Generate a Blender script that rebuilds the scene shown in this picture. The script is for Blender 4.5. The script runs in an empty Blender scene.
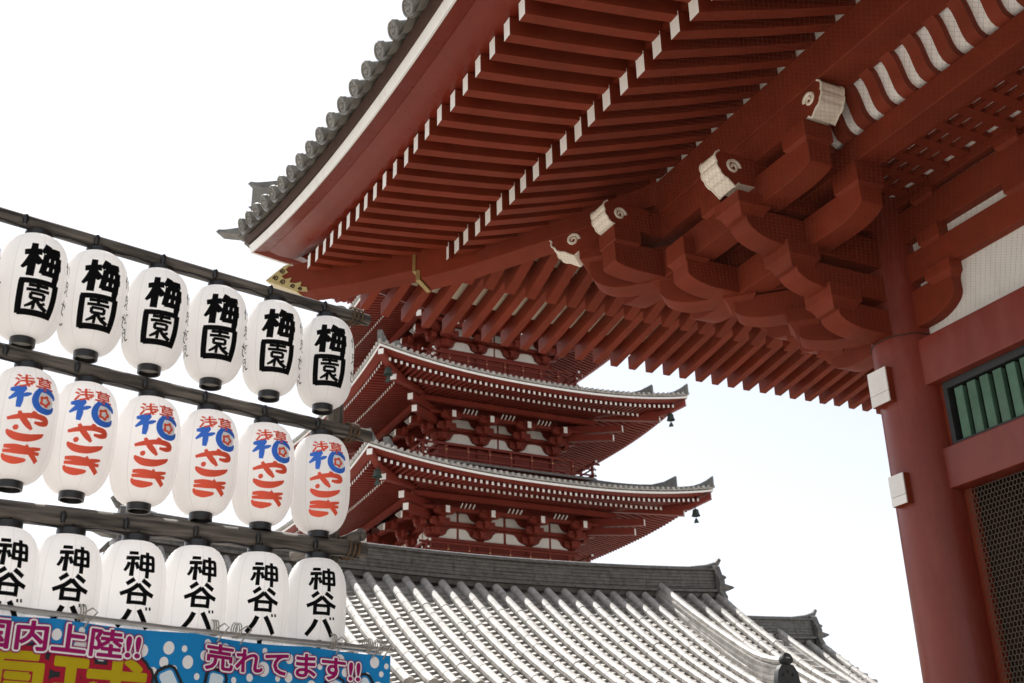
import bpy, math, random
from mathutils import Vector, Matrix
random.seed(7)
sc = bpy.context.scene
col = sc.collection
R = math.radians

# ---------------------------------------------------------------- camera
cam_d = bpy.data.cameras.new("camera")
cam = bpy.data.objects.new("camera", cam_d)
col.objects.link(cam)
yaw, pitch, roll = R(153.285), R(24.045), R(-1.297)
fw = Vector((math.cos(pitch) * math.cos(yaw), math.cos(pitch) * math.sin(yaw), math.sin(pitch)))
rt = fw.cross(Vector((0, 0, 1))).normalized()
up = rt.cross(fw)
rt2 = rt * math.cos(roll) + up * math.sin(roll)
up2 = -rt * math.sin(roll) + up * math.cos(roll)
m3 = Matrix((rt2, up2, -fw)).transposed()
cam.matrix_world = Matrix.Translation((0, 0, 1.6)) @ m3.to_4x4()
cam_d.sensor_width = 36
cam_d.lens = 1168.4 * 36 / 1024
cam_d.clip_start = 0.1
cam_d.clip_end = 3000
cam_d.dof.use_dof = True
cam_d.dof.focus_distance = 8.5
cam_d.dof.aperture_fstop = 5.0
sc.camera = cam

# ---------------------------------------------------------------- world, sun, exposure
SUN_AZ, SUN_EL = 192.0, 57.0            # azimuth counter-clockwise from +x
w = bpy.data.worlds.new("World")
sc.world = w
w.use_nodes = True
nt = w.node_tree
sky = nt.nodes.new("ShaderNodeTexSky")
sky.sky_type = 'NISHITA'
sky.sun_disc = False
sky.sun_elevation = R(SUN_EL)
sky.sun_rotation = R(90 - SUN_AZ)
sky.air_density = 1.0
sky.dust_density = 1.2
sky.ozone_density = 1.0
bg = nt.nodes["Background"]
bg.inputs[1].default_value = 0.115
hsv = nt.nodes.new("ShaderNodeHueSaturation")      # hazy bright day: paler than a clear sky
hsv.inputs["Saturation"].default_value = 0.30
nt.links.new(sky.outputs[0], hsv.inputs["Color"])
nt.links.new(hsv.outputs[0], bg.inputs[0])
sd = bpy.data.lights.new("sun", 'SUN')
sd.energy = 5.0
sd.angle = R(0.5)
sd.color = (1, 0.97, 0.93)
sun = bpy.data.objects.new("sun", sd)
col.objects.link(sun)
sdir = Vector((math.cos(R(SUN_EL)) * math.cos(R(SUN_AZ)), math.cos(R(SUN_EL)) * math.sin(R(SUN_AZ)), math.sin(R(SUN_EL))))
sun.rotation_euler = sdir.to_track_quat('Z', 'Y').to_euler()
sc.view_settings.view_transform = 'Standard'
sc.view_settings.look = 'None'
sc.view_settings.gamma = 1
sc.view_settings.exposure = 0.8

# ---------------------------------------------------------------- materials
MATS = {}


def mat(name, c, rough=0.6, var=0.12, scale=6.0, bump=0.0, bscale=40.0, metal=0.0, spec=0.5, dark=None, dust=None, grain=0.0, hue=None):
    m = bpy.data.materials.new(name)
    m.use_nodes = True
    n, l = m.node_tree.nodes, m.node_tree.links
    p = n["Principled BSDF"]
    p.inputs["Roughness"].default_value = rough
    p.inputs["Metallic"].default_value = metal
    p.inputs["Specular IOR Level"].default_value = spec
    tc = n.new("ShaderNodeTexCoord")
    nz = n.new("ShaderNodeTexNoise")
    nz.inputs["Scale"].default_value = scale
    nz.inputs["Detail"].default_value = 6
    nz.inputs["Roughness"].default_value = 0.65
    l.new(tc.outputs["Object"], nz.inputs["Vector"])
    cr = n.new("ShaderNodeValToRGB")
    cr.color_ramp.elements[0].position = 0.3
    cr.color_ramp.elements[1].position = 0.72
    d = dark or tuple(x * (1 - var) for x in c)
    b = tuple(min(1, x * (1 + var)) for x in c)
    cr.color_ramp.elements[0].color = (*d, 1)
    cr.color_ramp.elements[1].color = (*b, 1)
    l.new(nz.outputs["Fac"], cr.inputs[0])
    last = cr.outputs[0]
    if dust:                             # faded, dusty patches and runs
        mp = n.new("ShaderNodeMapping"); mp.inputs["Scale"].default_value = (3.2, 3.2, 0.7)
        l.new(tc.outputs["Object"], mp.inputs[0])
        nd = n.new("ShaderNodeTexNoise"); nd.inputs["Scale"].default_value = 1.6; nd.inputs["Detail"].default_value = 9; nd.inputs["Roughness"].default_value = 0.7
        l.new(mp.outputs[0], nd.inputs["Vector"])
        rd_ = n.new("ShaderNodeMapRange"); rd_.inputs[1].default_value = 0.48; rd_.inputs[2].default_value = 0.80; rd_.inputs[3].default_value = 0; rd_.inputs[4].default_value = dust[1]
        l.new(nd.outputs["Fac"], rd_.inputs[0])
        mx = n.new("ShaderNodeMix"); mx.data_type = 'RGBA'
        l.new(rd_.outputs[0], mx.inputs[0]); l.new(last, mx.inputs[6]); mx.inputs[7].default_value = (*dust[0], 1)
        last = mx.outputs[2]
        rr = n.new("ShaderNodeMapRange"); rr.inputs[1].default_value = 0.3; rr.inputs[2].default_value = 0.75; rr.inputs[3].default_value = rough - .08; rr.inputs[4].default_value = min(1, rough + .2)
        l.new(nd.outputs["Fac"], rr.inputs[0]); l.new(rr.outputs[0], p.inputs["Roughness"])
    if hue:                              # every object a slightly different shade
        oi = n.new("ShaderNodeObjectInfo")
        hr_ = n.new("ShaderNodeMapRange"); hr_.inputs[3].default_value = 1 - hue; hr_.inputs[4].default_value = 1 + hue
        l.new(oi.outputs["Random"], hr_.inputs[0])
        hs = n.new("ShaderNodeHueSaturation")
        l.new(hr_.outputs[0], hs.inputs["Value"]); l.new(last, hs.inputs["Color"])
        last = hs.outputs[0]
    l.new(last, p.inputs["Base Color"])
    if bump:
        n2 = n.new("ShaderNodeTexNoise")
        n2.inputs["Scale"].default_value = bscale
        n2.inputs["Detail"].default_value = 4
        l.new(tc.outputs["Object"], n2.inputs["Vector"])
        bp = n.new("ShaderNodeBump")
        bp.inputs["Strength"].default_value = bump
        bp.inputs["Distance"].default_value = 0.01
        l.new(n2.outputs["Fac"], bp.inputs["Height"])
        l.new(bp.outputs[0], p.inputs["Normal"])
    MATS[name] = m
    return m


RED = mat("red lacquer", (0.185, 0.029, 0.012), 0.6, 0.16, 2.5, 0.18, 30, spec=0.18, dust=((0.20, 0.06, 0.035), 0.22), hue=0.10)
REDG = mat("red paint glossy", (0.18, 0.027, 0.0155), 0.36, 0.14, 1.4, 0.08, 14, spec=0.4, dust=((0.26, 0.10, 0.075), 0.4))
FASC = mat("red fascia paint", (0.155, 0.019, 0.009), 0.30, 0.14, 1.2, 0.04, 14, spec=0.22, dust=((0.20, 0.05, 0.03), 0.3))
REDP = mat("red pagoda paint", (0.18, 0.026, 0.015), 0.6, 0.15, 1.0, spec=0.3)
WHITE = mat("white paint", (0.83, 0.82, 0.80), 0.6, 0.05, 5, 0.05, dust=((0.55, 0.47, 0.38), 0.35), hue=0.05)
IVORY = mat("ivory paint", (0.80, 0.735, 0.63), 0.6, 0.06, 6, 0.1, 40, dust=((0.5, 0.40, 0.30), 0.4))
CREAM = mat("cream soffit paint", (0.78, 0.68, 0.52), 0.6, 0.06, 3)
PLASTER = mat("white plaster", (0.72, 0.70, 0.66), 0.85, 0.05, 1.6, 0.1, 60, dust=((0.5, 0.46, 0.40), 0.5))
TILE = mat("grey roof tile", (0.40, 0.38, 0.35), 0.45, 0.38, 5.0, 0.2, 25, dust=((0.16, 0.14, 0.115), 0.8))
TILEG = mat("old eave tile", (0.19, 0.18, 0.16), 0.5, 0.3, 5, 0.2, 25)
TILED = mat("weathered ridge tile", (0.145, 0.14, 0.13), 0.55, 0.5, 9, 0.3, 30)
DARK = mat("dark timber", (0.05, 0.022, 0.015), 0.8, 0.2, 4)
BLACK = mat("black lacquer", (0.012, 0.012, 0.013), 0.35, 0.2, 8)
BLACKF = mat("black frame", (0.02, 0.022, 0.024), 0.6, 0.2, 8)
GREEN = mat("green lattice paint", (0.06, 0.135, 0.088), 0.6, 0.2, 7, 0.2, 20, dust=((0.2, 0.26, 0.2), 0.4), hue=0.12)
GOLD = mat("gilt metal", (0.50, 0.37, 0.15), 0.4, 0.12, 12, 0.1, 40, metal=0.8)
WIRE = mat("brown wire", (0.06, 0.043, 0.024), 0.5, 0.15, 10, metal=0.3)
BRONZE = mat("green bronze", (0.05, 0.07, 0.06), 0.6, 0.2, 10, metal=0.4)
GROUND = mat("stone paving", (0.35, 0.317, 0.275), 0.8, 0.12, 0.6, 0.2, 8)
INK = mat("black ink", (0.0035, 0.0035, 0.004), 0.9, 0.1, 9, spec=0.1)
INKR = mat("red ink", (0.80, 0.09, 0.04), 0.6, 0.05, 9)
INKB = mat("blue ink", (0.03, 0.16, 0.68), 0.6, 0.05, 9)
INKW = mat("white ink", (0.85, 0.85, 0.85), 0.6, 0.02, 9)
INKM = mat("magenta ink", (0.31, 0.004, 0.115), 0.5, 0.08, 5, spec=0.2)
INKY = mat("yellow ink", (0.47, 0.36, 0.005), 0.5, 0.08, 5, spec=0.2)
INKC = mat("carmine ink", (0.36, 0.01, 0.03), 0.5, 0.08, 5, spec=0.2)
BANB = mat("blue vinyl", (0.006, 0.23, 0.56), 0.42, 0.08, 3, 0.25, 5, spec=0.3)
PALE = mat("pale blue ink", (0.66, 0.78, 0.86), 0.5, 0.05, 3)
NETM = mat("net twine", (0.055, 0.022, 0.014), 0.8, 0.1, 5)
STEEL = mat("galvanised pipe", (0.42, 0.42, 0.42), 0.35, 0.1, 20, metal=0.8)
ROPE = mat("hemp rope", (0.11, 0.065, 0.035), 0.9, 0.3, 60, 0.5, 120)
CORD = mat("grey cord", (0.33, 0.31, 0.28), 0.9, 0.2, 60)


def log_material():
    m = bpy.data.materials.new("weathered log")
    m.use_nodes = True
    n, l = m.node_tree.nodes, m.node_tree.links
    p = n["Principled BSDF"]
    p.inputs["Roughness"].default_value = 0.8
    tc = n.new("ShaderNodeTexCoord")
    mp = n.new("ShaderNodeMapping")
    mp.inputs["Scale"].default_value = (40, 3.0, 40)
    l.new(tc.outputs["Object"], mp.inputs[0])
    nz = n.new("ShaderNodeTexNoise")
    nz.inputs["Scale"].default_value = 1.0
    nz.inputs["Detail"].default_value = 8
    l.new(mp.outputs[0], nz.inputs["Vector"])
    cr = n.new("ShaderNodeValToRGB")
    cr.color_ramp.elements[0].position = 0.32
    cr.color_ramp.elements[0].color = (0.025, 0.021, 0.018, 1)
    cr.color_ramp.elements[1].position = 0.7
    cr.color_ramp.elements[1].color = (0.19, 0.165, 0.14, 1)
    l.new(nz.outputs["Fac"], cr.inputs[0])
    l.new(cr.outputs[0], p.inputs["Base Color"])
    bp = n.new("ShaderNodeBump")
    bp.inputs["Strength"].default_value = 0.6
    bp.inputs["Distance"].default_value = 0.006
    l.new(nz.outputs["Fac"], bp.inputs["Height"])
    l.new(bp.outputs[0], p.inputs["Normal"])
    return m


LOG = log_material()


def paper_material():
    m = bpy.data.materials.new("lantern paper")
    m.use_nodes = True
    n, l = m.node_tree.nodes, m.node_tree.links
    for x in list(n):
        if x.type == 'BSDF_PRINCIPLED':
            n.remove(x)
    out = n["Material Output"]
    tc = n.new("ShaderNodeTexCoord")
    sx = n.new("ShaderNodeSeparateXYZ")
    l.new(tc.outputs["Object"], sx.inputs[0])
    at = n.new("ShaderNodeMath"); at.operation = 'ARCTAN2'
    l.new(sx.outputs[1], at.inputs[0]); l.new(sx.outputs[0], at.inputs[1])
    mu = n.new("ShaderNodeMath"); mu.operation = 'MULTIPLY'; mu.inputs[1].default_value = 8 / (2 * math.pi)
    l.new(at.outputs[0], mu.inputs[0])
    fr = n.new("ShaderNodeMath"); fr.operation = 'FRACT'
    l.new(mu.outputs[0], fr.inputs[0])
    lt = n.new("ShaderNodeMath"); lt.operation = 'LESS_THAN'; lt.inputs[1].default_value = 0.028
    l.new(fr.outputs[0], lt.inputs[0])
    nz = n.new("ShaderNodeTexNoise"); nz.inputs["Scale"].default_value = 9; nz.inputs["Detail"].default_value = 5
    l.new(tc.outputs["Object"], nz.inputs["Vector"])
    cr = n.new("ShaderNodeValToRGB")
    cr.color_ramp.elements[0].color = (0.95, 0.935, 0.925, 1)
    cr.color_ramp.elements[1].color = (0.985, 0.975, 0.965, 1)
    l.new(nz.outputs["Fac"], cr.inputs[0])
    mx = n.new("ShaderNodeMix"); mx.data_type = 'RGBA'
    l.new(lt.outputs[0], mx.inputs[0])
    l.new(cr.outputs[0], mx.inputs[6])
    mx.inputs[7].default_value = (0.84, 0.81, 0.79, 1)
    oi = n.new("ShaderNodeObjectInfo")
    vr = n.new("ShaderNodeMapRange"); vr.inputs[3].default_value = 0.95; vr.inputs[4].default_value = 1.0
    l.new(oi.outputs["Random"], vr.inputs[0])
    hs = n.new("ShaderNodeHueSaturation")
    l.new(vr.outputs[0], hs.inputs["Value"]); l.new(mx.outputs[2], hs.inputs["Color"])
    d = n.new("ShaderNodeBsdfDiffuse")
    t = n.new("ShaderNodeBsdfTranslucent")
    l.new(hs.outputs[0], d.inputs[0]); l.new(hs.outputs[0], t.inputs[0])
    ms = n.new("ShaderNodeMixShader"); ms.inputs[0].default_value = 0.56
    l.new(d.outputs[0], ms.inputs[1]); l.new(t.outputs[0], ms.inputs[2])
    g = n.new("ShaderNodeBsdfGlossy"); g.inputs["Roughness"].default_value = 0.45
    m2 = n.new("ShaderNodeMixShader"); m2.inputs[0].default_value = 0.03
    l.new(ms.outputs[0], m2.inputs[1]); l.new(g.outputs[0], m2.inputs[2])
    l.new(m2.outputs[0], out.inputs[0])
    return m


PAPER = paper_material()


# ---------------------------------------------------------------- mesh helpers
class MB:
    def __init__(s):
        s.v, s.f, s.mi = [], [], []
        s.x = None                       # optional point transform

    def add(s, vs, fs, m=0):
        b = len(s.v)
        for p in vs:
            p = Vector(p)
            s.v.append(s.x(p) if s.x else p)
        for i, f in enumerate(fs):
            s.f.append([b + k for k in f])
            s.mi.append(m[i] if isinstance(m, (list, tuple)) else m)

    def box(s, x0, x1, y0, y1, z0, z1, m=0):
        vs = [(x, y, z) for x in (x0, x1) for y in (y0, y1) for z in (z0, z1)]
        s.add(vs, [(0, 1, 3, 2), (4, 6, 7, 5), (0, 4, 5, 1), (2, 3, 7, 6), (0, 2, 6, 4), (1, 5, 7, 3)], m)

    def prism(s, poly, a, b, fn, m=0, m_side=None):
        """poly = list of (u,v); extruded along w from a to b; fn(u,v,w)->point.  m_side: per-edge material"""
        n = len(poly)
        vs = [fn(u, v, a) for u, v in poly] + [fn(u, v, b) for u, v in poly]
        fs = [list(range(n)), list(range(2 * n - 1, n - 1, -1))]
        ms = [m, m]
        for i in range(n):
            j = (i + 1) % n
            fs.append((i, i + n, j + n, j))
            ms.append(m_side[i] if m_side else m)
        s.add(vs, fs, ms)

    def hexa(s, p, m=0):
        """8 corner points, order as in box"""
        s.add(p, [(0, 1, 3, 2), (4, 6, 7, 5), (0, 4, 5, 1), (2, 3, 7, 6), (0, 2, 6, 4), (1, 5, 7, 3)], m)

    def tube(s, pts, r, n=8, m=0, cap=True, mcap=None):
        pts = [Vector(p) for p in pts]
        rs = r if isinstance(r, (list, tuple)) else [r] * len(pts)
        vs = []
        ref = None
        for i, p in enumerate(pts):
            t = (pts[min(i + 1, len(pts) - 1)] - pts[max(i - 1, 0)])
            if t.length < 1e-9:
                t = Vector((0, 0, 1))
            t.normalize()
            if ref is None:
                ref = t.orthogonal().normalized()
            ref = (ref - t * ref.dot(t)).normalized()
            bn = t.cross(ref)
            for k in range(n):
                a = 2 * math.pi * k / n
                vs.append(p + (ref * math.cos(a) + bn * math.sin(a)) * rs[i])
        fs, ms = [], []
        for i in range(len(pts) - 1):
            for k in range(n):
                k2 = (k + 1) % n
                fs.append((i * n + k, i * n + k2, (i + 1) * n + k2, (i + 1) * n + k)); ms.append(m)
        if cap:
            fs.append(list(range(n - 1, -1, -1))); ms.append(m if mcap is None else mcap)
            fs.append([(len(pts) - 1) * n + k for k in range(n)]); ms.append(m if mcap is None else mcap)
        s.add(vs, fs, ms)

    def lathe(s, prof, n=32, m=0, c=(0, 0, 0), cap=False):
        vs = []
        for r, z in prof:
            for k in range(n):
                a = 2 * math.pi * k / n
                vs.append((c[0] + r * math.cos(a), c[1] + r * math.sin(a), c[2] + z))
        fs = []
        for i in range(len(prof) - 1):
            for k in range(n):
                k2 = (k + 1) % n
                fs.append((i * n + k, i * n + k2, (i + 1) * n + k2, (i + 1) * n + k))
        if cap:
            fs.append(list(range(n - 1, -1, -1)))
            fs.append([(len(prof) - 1) * n + k for k in range(n)])
        s.add(vs, fs, m)

    def grid(s, rows, m=0, closed=False):
        """rows: list of equally long point lists"""
        n = len(rows[0])
        vs = [p for r in rows for p in r]
        fs = []
        for i in range(len(rows) - 1):
            for k in range(n if closed else n - 1):
                k2 = (k + 1) % n
                fs.append((i * n + k, i * n + k2, (i + 1) * n + k2, (i + 1) * n + k))
        s.add(vs, fs, m)

    def mesh(s, name, mats, smooth=False, angle=40):
        me = bpy.data.meshes.new(name)
        me.from_pydata([tuple(p) for p in s.v], [], s.f)
        for mm in (mats if isinstance(mats, (list, tuple)) else [mats]):
            me.materials.append(mm)
        me.polygons.foreach_set("material_index", s.mi)
        if smooth:
            me.polygons.foreach_set("use_smooth", [True] * len(s.f))
            me.update()
            me.set_sharp_from_angle(angle=R(angle))
        me.update()
        return me

    def build(s, name, mats, parent=None, smooth=False, angle=40, bevel=0, loc=None, rot=None):
        o = bpy.data.objects.new(name, s.mesh(name, mats, smooth, angle))
        col.objects.link(o)
        if parent:
            o.parent = parent
        if loc is not None:
            o.location = loc
        if rot is not None:
            o.rotation_euler = rot
        if bevel:
            b = o.modifiers.new("bevel", 'BEVEL')
            b.width = bevel
            b.segments = 2
            b.limit_method = 'ANGLE'
        return o


def thing(name, label, cat, loc=(0, 0, 0), group=None, rot=(0, 0, 0)):
    o = bpy.data.objects.new(name, None)
    col.objects.link(o)
    o.location = loc
    o.rotation_euler = rot
    o.empty_display_size = 0.2
    o["label"] = label
    o["category"] = cat
    if group:
        o["group"] = group
    return o


def tag(o, label, cat, group=None):
    o["label"] = label
    o["category"] = cat
    if group:
        o["group"] = group
    return o


# ---------------------------------------------------------------- ground
g = MB()
g.add([(-1500, -1500, 0), (1500, -1500, 0), (1500, 1500, 0), (-1500, 1500, 0)], [(0, 1, 2, 3)])
ground = g.build("ground", GROUND)
ground["kind"] = "structure"

# ================================================================ TEMPLE GATE
GX, GY = -8.55, 9.13
gate = thing("temple_gate", "huge red temple gate with deep rafter eaves and a round corner pillar", "gate", (GX, GY, 0))
P = 0.3063                                 # rafter pitch
FR = lambda s, e, z: Vector((s, -e, z))    # south (front) side
SI = lambda s, e, z: Vector((-e, s, z))    # west side
EC = 5.9
S0F, S0S = 1.14, 1.0


def tpar(side, s):
    if side is FR:
        return min(1.0, max(0.0, (S0F - s) / (S0F + EC))) ** 2
    return min(1.0, max(0.0, (S0S - s) / (S0S + EC))) ** 4.5


def ocurve(side, s):
    return 0.1 * tpar(side, s)


LB, LF, LE = 0.46, 0.61, 0.80              # corner lift of base rafters, flying rafters, eave band


def rafter(name, side, s, e0, z0, e1, z1, w, h, parent=gate):
    mb = MB()
    e0 += random.uniform(-.012, .012); z0 += random.uniform(-.005, .005); s += random.uniform(-.006, .006)
    N = 3
    sec = []
    for i in range(N + 1):
        u = i / N
        e = e0 + (e1 - e0) * u
        z = z0 + (z1 - z0) * u - 0.03 * math.sin(math.pi * u) * (1 if e0 - e1 > 1.8 else 0.4)
        sec.append((e, z))
    vs = []
    for e, z in sec:
        for ds, dz in ((-w / 2, 0), (w / 2, 0), (w / 2, h), (-w / 2, h)):
            vs.append(side(s + ds, e, z + dz))
    fs = [(0, 1, 2, 3), (4 * N + 3, 4 * N + 2, 4 * N + 1, 4 * N)]
    ms = [1, 0]
    for i in range(N):
        for k in range(4):
            k2 = (k + 1) % 4
            fs.append((4 * i + k, 4 * i + k2, 4 * i + 4 + k2, 4 * i + 4 + k)); ms.append(0)
    mb.add(vs, fs, ms)
    return mb.build(name, [RED, WHITE], parent)


for side, k0, k1, ph in ((FR, -18, 20, 0.025), (SI, -18, 27, 0.165)):
    for k in range(k0, k1 + 1):
        s = ph + P * k
        # flying rafters
        oc = ocurve(side, s)
        l_out = LF * tpar(side, s)
        e1 = max(3.62, -s + 0.1)
        if s > -5.25:
            e0 = 5.29 + oc
            if e0 - e1 > 0.12:
                f = (e0 - e1) / (e0 - 3.62)
                lin = LB * tpar(side, s) * 0.9
                zin = 8.70 + lin
                z0 = 8.405 + l_out
                rafter("flying_rafter", side, s, e0, z0, e1, z0 + (zin - z0) * f, 0.115, 0.195)
        # base rafters
        if s > -3.85:
            e1 = max(0.75, -s + 0.1)
            e0 = 3.865 + oc
            if e0 - e1 > 0.12:
                z0 = 8.455 + LB * tpar(side, s)
                zp = 9.225 + 0.05 * tpar(side, s)
                f = (e0 - e1) / (e0 - 1.95)
                rafter("base_rafter", side, s, e0, z0, e1, z0 + (zp - z0) * f, 0.14, 0.235)


def sweep(name, side, prof, lift, smax, mats, parent=gate, ms=None, n=46, smooth=False, oc_on=True, closed=True):
    """prof: list of (e,z) at the straight part; mitred at the corner"""
    rows = []
    for i in range(n + 1):
        u = i / n
        row = []
        for e, z in prof:
            ec = e + (0.1 if oc_on else 0)
            s = smax + (-ec - smax) * u
            t = min(1.0, max(0.0, ((S0F if side is FR else S0S) - s) / ((S0F if side is FR else S0S) + ec)))
            t = t ** 2 if side is FR else t ** 4.5
            lf = lift(e) if callable(lift) else lift
            row.append(side(s, e + (0.1 * t if oc_on else 0), z + lf * t))
        rows.append(row)
    mb = MB()
    np_ = len(prof)
    vs = [p for r in rows for p in r]
    fs, mm = [], []
    for i in range(n):
        for k in range(np_ if closed else np_ - 1):
            k2 = (k + 1) % np_
            fs.append((i * np_ + k, i * np_ + k2, (i + 1) * np_ + k2, (i + 1) * np_ + k))
            mm.append(ms[k] if ms else 0)
    if closed:
        fs.append(list(range(np_))); mm.append(0)
        fs.append([n * np_ + k for k in range(np_ - 1, -1, -1)]); mm.append(0)
    mb.add(vs, fs, mm)
    return mb.build(name, mats, parent, smooth=smooth, angle=30)


for side, smax in ((FR, 12.0), (SI, 9.5)):
    W = 1.0 if side is SI else 0.0          # the west edge boards stand steeper
    lf_ = lambda e: LF + (LE - 0.50 * W - LF) * max(0, (e - 5.29) / 0.5)
    # batten on the base rafter ends
    sweep("eave_batten", side, [(3.70, 8.72), (3.83, 8.705), (3.83, 8.79), (3.70, 8.80)], LB, smax, [RED])
    # soffit boards
    sweep("soffit_board", side, [(3.66, 8.775), (0.7, 9.95), (0.7, 9.98), (3.66, 8.805)], lambda e: LB * max(0, (e - 1.95) / 1.9), smax, [CREAM])
    sweep("soffit_board", side, [(4.87, 8.682), (3.72, 8.90), (3.72, 8.93), (4.87, 8.712)], lambda e: LB * 0.9 + (LF - LB * 0.9) * max(0, (e - 3.62) / 1.67), smax, [CREAM])
    # fascia boards
    kf = 5.32 - 0.10 * W
    sweep("fascia_board", side, [(4.88, 8.674), (kf, 8.602 + .012 * W), (kf + .04, 8.606 + .03 * W), (5.50, 8.640 + .28 * W), (5.605, 8.695 + .34 * W), (5.625, 8.700 + .34 * W), (5.625, 8.80 + .36 * W), (4.88, 8.92)],
          lf_, smax, [FASC], smooth=True)
    sweep("fascia_board", side, [(5.58, 8.703 + .36 * W), (5.62, 8.688 + .38 * W), (5.80, 8.662 + .50 * W), (5.79, 8.74 + .50 * W), (5.58, 8.80 + .50 * W)],
          lf_, smax, [FASC])
    sweep("white_eave_band", side, [(5.78, 8.655 + .50 * W), (5.805, 8.648 + .50 * W), (5.830, 8.775 + .50 * W), (5.78, 8.775 + .50 * W)], LE - .50 * W, smax, [WHITE])
    sweep("tile_bed_board", side, [(5.60, 8.782 + .50 * W), (5.85, 8.779 + .50 * W), (5.90, 8.86 + .50 * W), (5.60, 9.02 + .50 * W)], LE + 0.03 - .50 * W, smax, [DARK])

# purlin, mid beam and lattice ceiling
b = MB(); b.box(-2.0, 12, -1.95, -1.55, 8.77, 9.215); b.build("purlin", RED, gate, bevel=0.012)
b = MB(); b.box(-1.95, -1.55, -1.545, 9.5, 8.773, 9.217); b.build("purlin", RED, gate, bevel=0.012)
b = MB(); b.box(-1.35, 12, -1.35, -1.05, 8.10, 8.365); b.build("bracket_beam", RED, gate, bevel=0.01)
b = MB(); b.box(-1.35, -1.05, -1.045, 9.5, 8.103, 8.368); b.build("bracket_beam", RED, gate, bevel=0.01)
# white infill between base rafters over the purlin
b = MB(); b.box(-1.9, 12, -1.935, -1.905, 9.219, 9.52); b.build("rafter_infill", WHITE, gate)
b = MB(); b.box(-1.935, -1.905, -1.75, 9.5, 9.221, 9.52); b.build("rafter_infill", WHITE, gate)

# curved ribs between mid beam and purlin, white boards behind
RIBP = [(1.30, 8.37), (1.375, 8.375), (1.43, 8.405), (1.465, 8.46), (1.49, 8.54), (1.515, 8.63), (1.55, 8.71), (1.60, 8.765), (1.62, 8.79)]


def rib(side, s0, s1, off, name, m):
    mb = MB()
    outer = RIBP
    inner = [(e - 0.10 if off == 0 else e - 0.02, z + 0.085 if off == 0 else z + 0.018) for e, z in RIBP]
    if off:
        outer = [(e - off * 0.75, z + off * 0.65) for e, z in RIBP]
        inner = [(e - 0.02, z + 0.016) for e, z in outer]
    rows = []
    for (eo, zo), (ei, zi) in zip(outer, inner):
        rows.append([side(s0, eo, zo), side(s1, eo, zo), side(s1, ei, zi), side(s0, ei, zi)])
    mb.grid(rows, 0, closed=True)
    return mb.build(name, m, gate, smooth=True, angle=50)


for side, sm in ((FR, 7.0), (SI, 7.0)):
    s = 0.255
    while s < sm:
        rib(side, s + 0.055, s + 0.19, 0, "ceiling_rib", RED)
        s += 0.2947
    rib(side, -1.25, sm + 4, 0.085, "rib_backing_board", WHITE)

# lattice ceiling between wall and mid beam
lat = MB()
x = -1.0
while x < 8:
    lat.box(x - 0.062, x + 0.062, -1.05, -0.13, 8.30, 8.36); x += 0.2947
for y in (-0.98, -0.81, -0.64, -0.47, -0.30):
    lat.box(-1.0, 8.0, y - 0.042, y + 0.042, 8.303, 8.363)
lat.build("ceiling_lattice", RED, gate)
b = MB(); b.box(-1.04, 12, -1.05, -0.1, 8.366, 8.38); b.build("ceiling_board", WHITE, gate)

# wall members -------------------------------------------------------------
b = MB(); b.box(0.25, 12, -0.17, 0.17, 6.067, 6.580); b.build("tie_beam", REDG, gate, bevel=0.012)
b = MB(); b.box(0.25, 12, -0.115, 0.115, 4.945, 5.373); b.build("tie_beam", REDG, gate, bevel=0.012)
b = MB(); b.box(0.2, 22, 0.0, 0.06, 6.585, 8.6); b.build("plaster_panel", PLASTER, gate)
for z0, z1 in ((7.272, 7.602), (7.762, 8.138), (8.222, 8.62)):
    b = MB(); b.box(-0.3, 12, -0.12, 0.12, z0, z1); b.build("wall_beam", RED, gate, bevel=0.008)
# pillars: shaft with slightly drawn-in head
def pillar(x, y):
    mb = MB()
    mb.lathe([(0.47, 0), (0.47, 0.10), (0.40, 0.14)], 48, 1, (x, y, 0))
    mb.lathe([(0.382, 0.14), (0.381, 2.0), (0.376, 4.6), (0.370, 6.0), (0.365, 6.66)], 64, 0, (x, y, 0))
    mb.lathe([(0.358, 6.66), (0.355, 7.2), (0.34, 8.0), (0.33, 8.6)], 48, 0, (x, y, 0))
    return mb.build("pillar", [REDG, PLASTER], gate, smooth=True)


pillar(0, 0)
pillar(4.9, 0)
pillar(0, 4.6)
# net cord round the pillar
c = MB()
c.tube([(0.372 * math.cos(a), 0.372 * math.sin(a), 6.665 + 0.006 * math.sin(9 * a)) for a in [2 * math.pi * k / 48 for k in range(49)]], 0.006, 6)
c.build("net_cord", DARK, gate)
# west wall
b = MB(); b.box(-0.02, 0.06, 0.3, 9.5, 0.5, 8.6); b.build("side_wall", PLASTER, gate)
for z0, z1 in ((6.07, 6.58), (4.95, 5.37), (2.6, 2.95)):
    b = MB(); b.box(-0.15, 0.15, 0.28, 9.5, z0, z1); b.build("tie_beam", REDG, gate)

# barred window
win = MB()
win.box(0.445, 4.55, -0.06, 0.06, 5.985, 6.064)
win.box(0.445, 0.50, -0.06, 0.06, 5.376, 5.984)
win.box(0.501, 4.55, -0.06, 0.06, 5.376, 5.412)
wf = win.build("window", BLACKF, gate)
k = 0
while 0.585 + 0.168 * k < 4.4:
    b = MB(); x0 = 0.575 + 0.168 * k
    b.box(x0, x0 + 0.108, -0.045, 0.02, 5.413, 5.962)
    b.build("bar", GREEN, wf, bevel=0.006)
    k += 1
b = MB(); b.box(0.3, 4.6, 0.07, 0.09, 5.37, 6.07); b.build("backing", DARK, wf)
b = MB(); b.box(0.25, 0.444, -0.02, 0.1, 5.374, 6.066); b.build("jamb", RED, gate)
b = MB(); b.box(0.25, 0.475, 0.05, 0.12, 0.8, 4.944); b.build("jamb", RED, gate)
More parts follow.
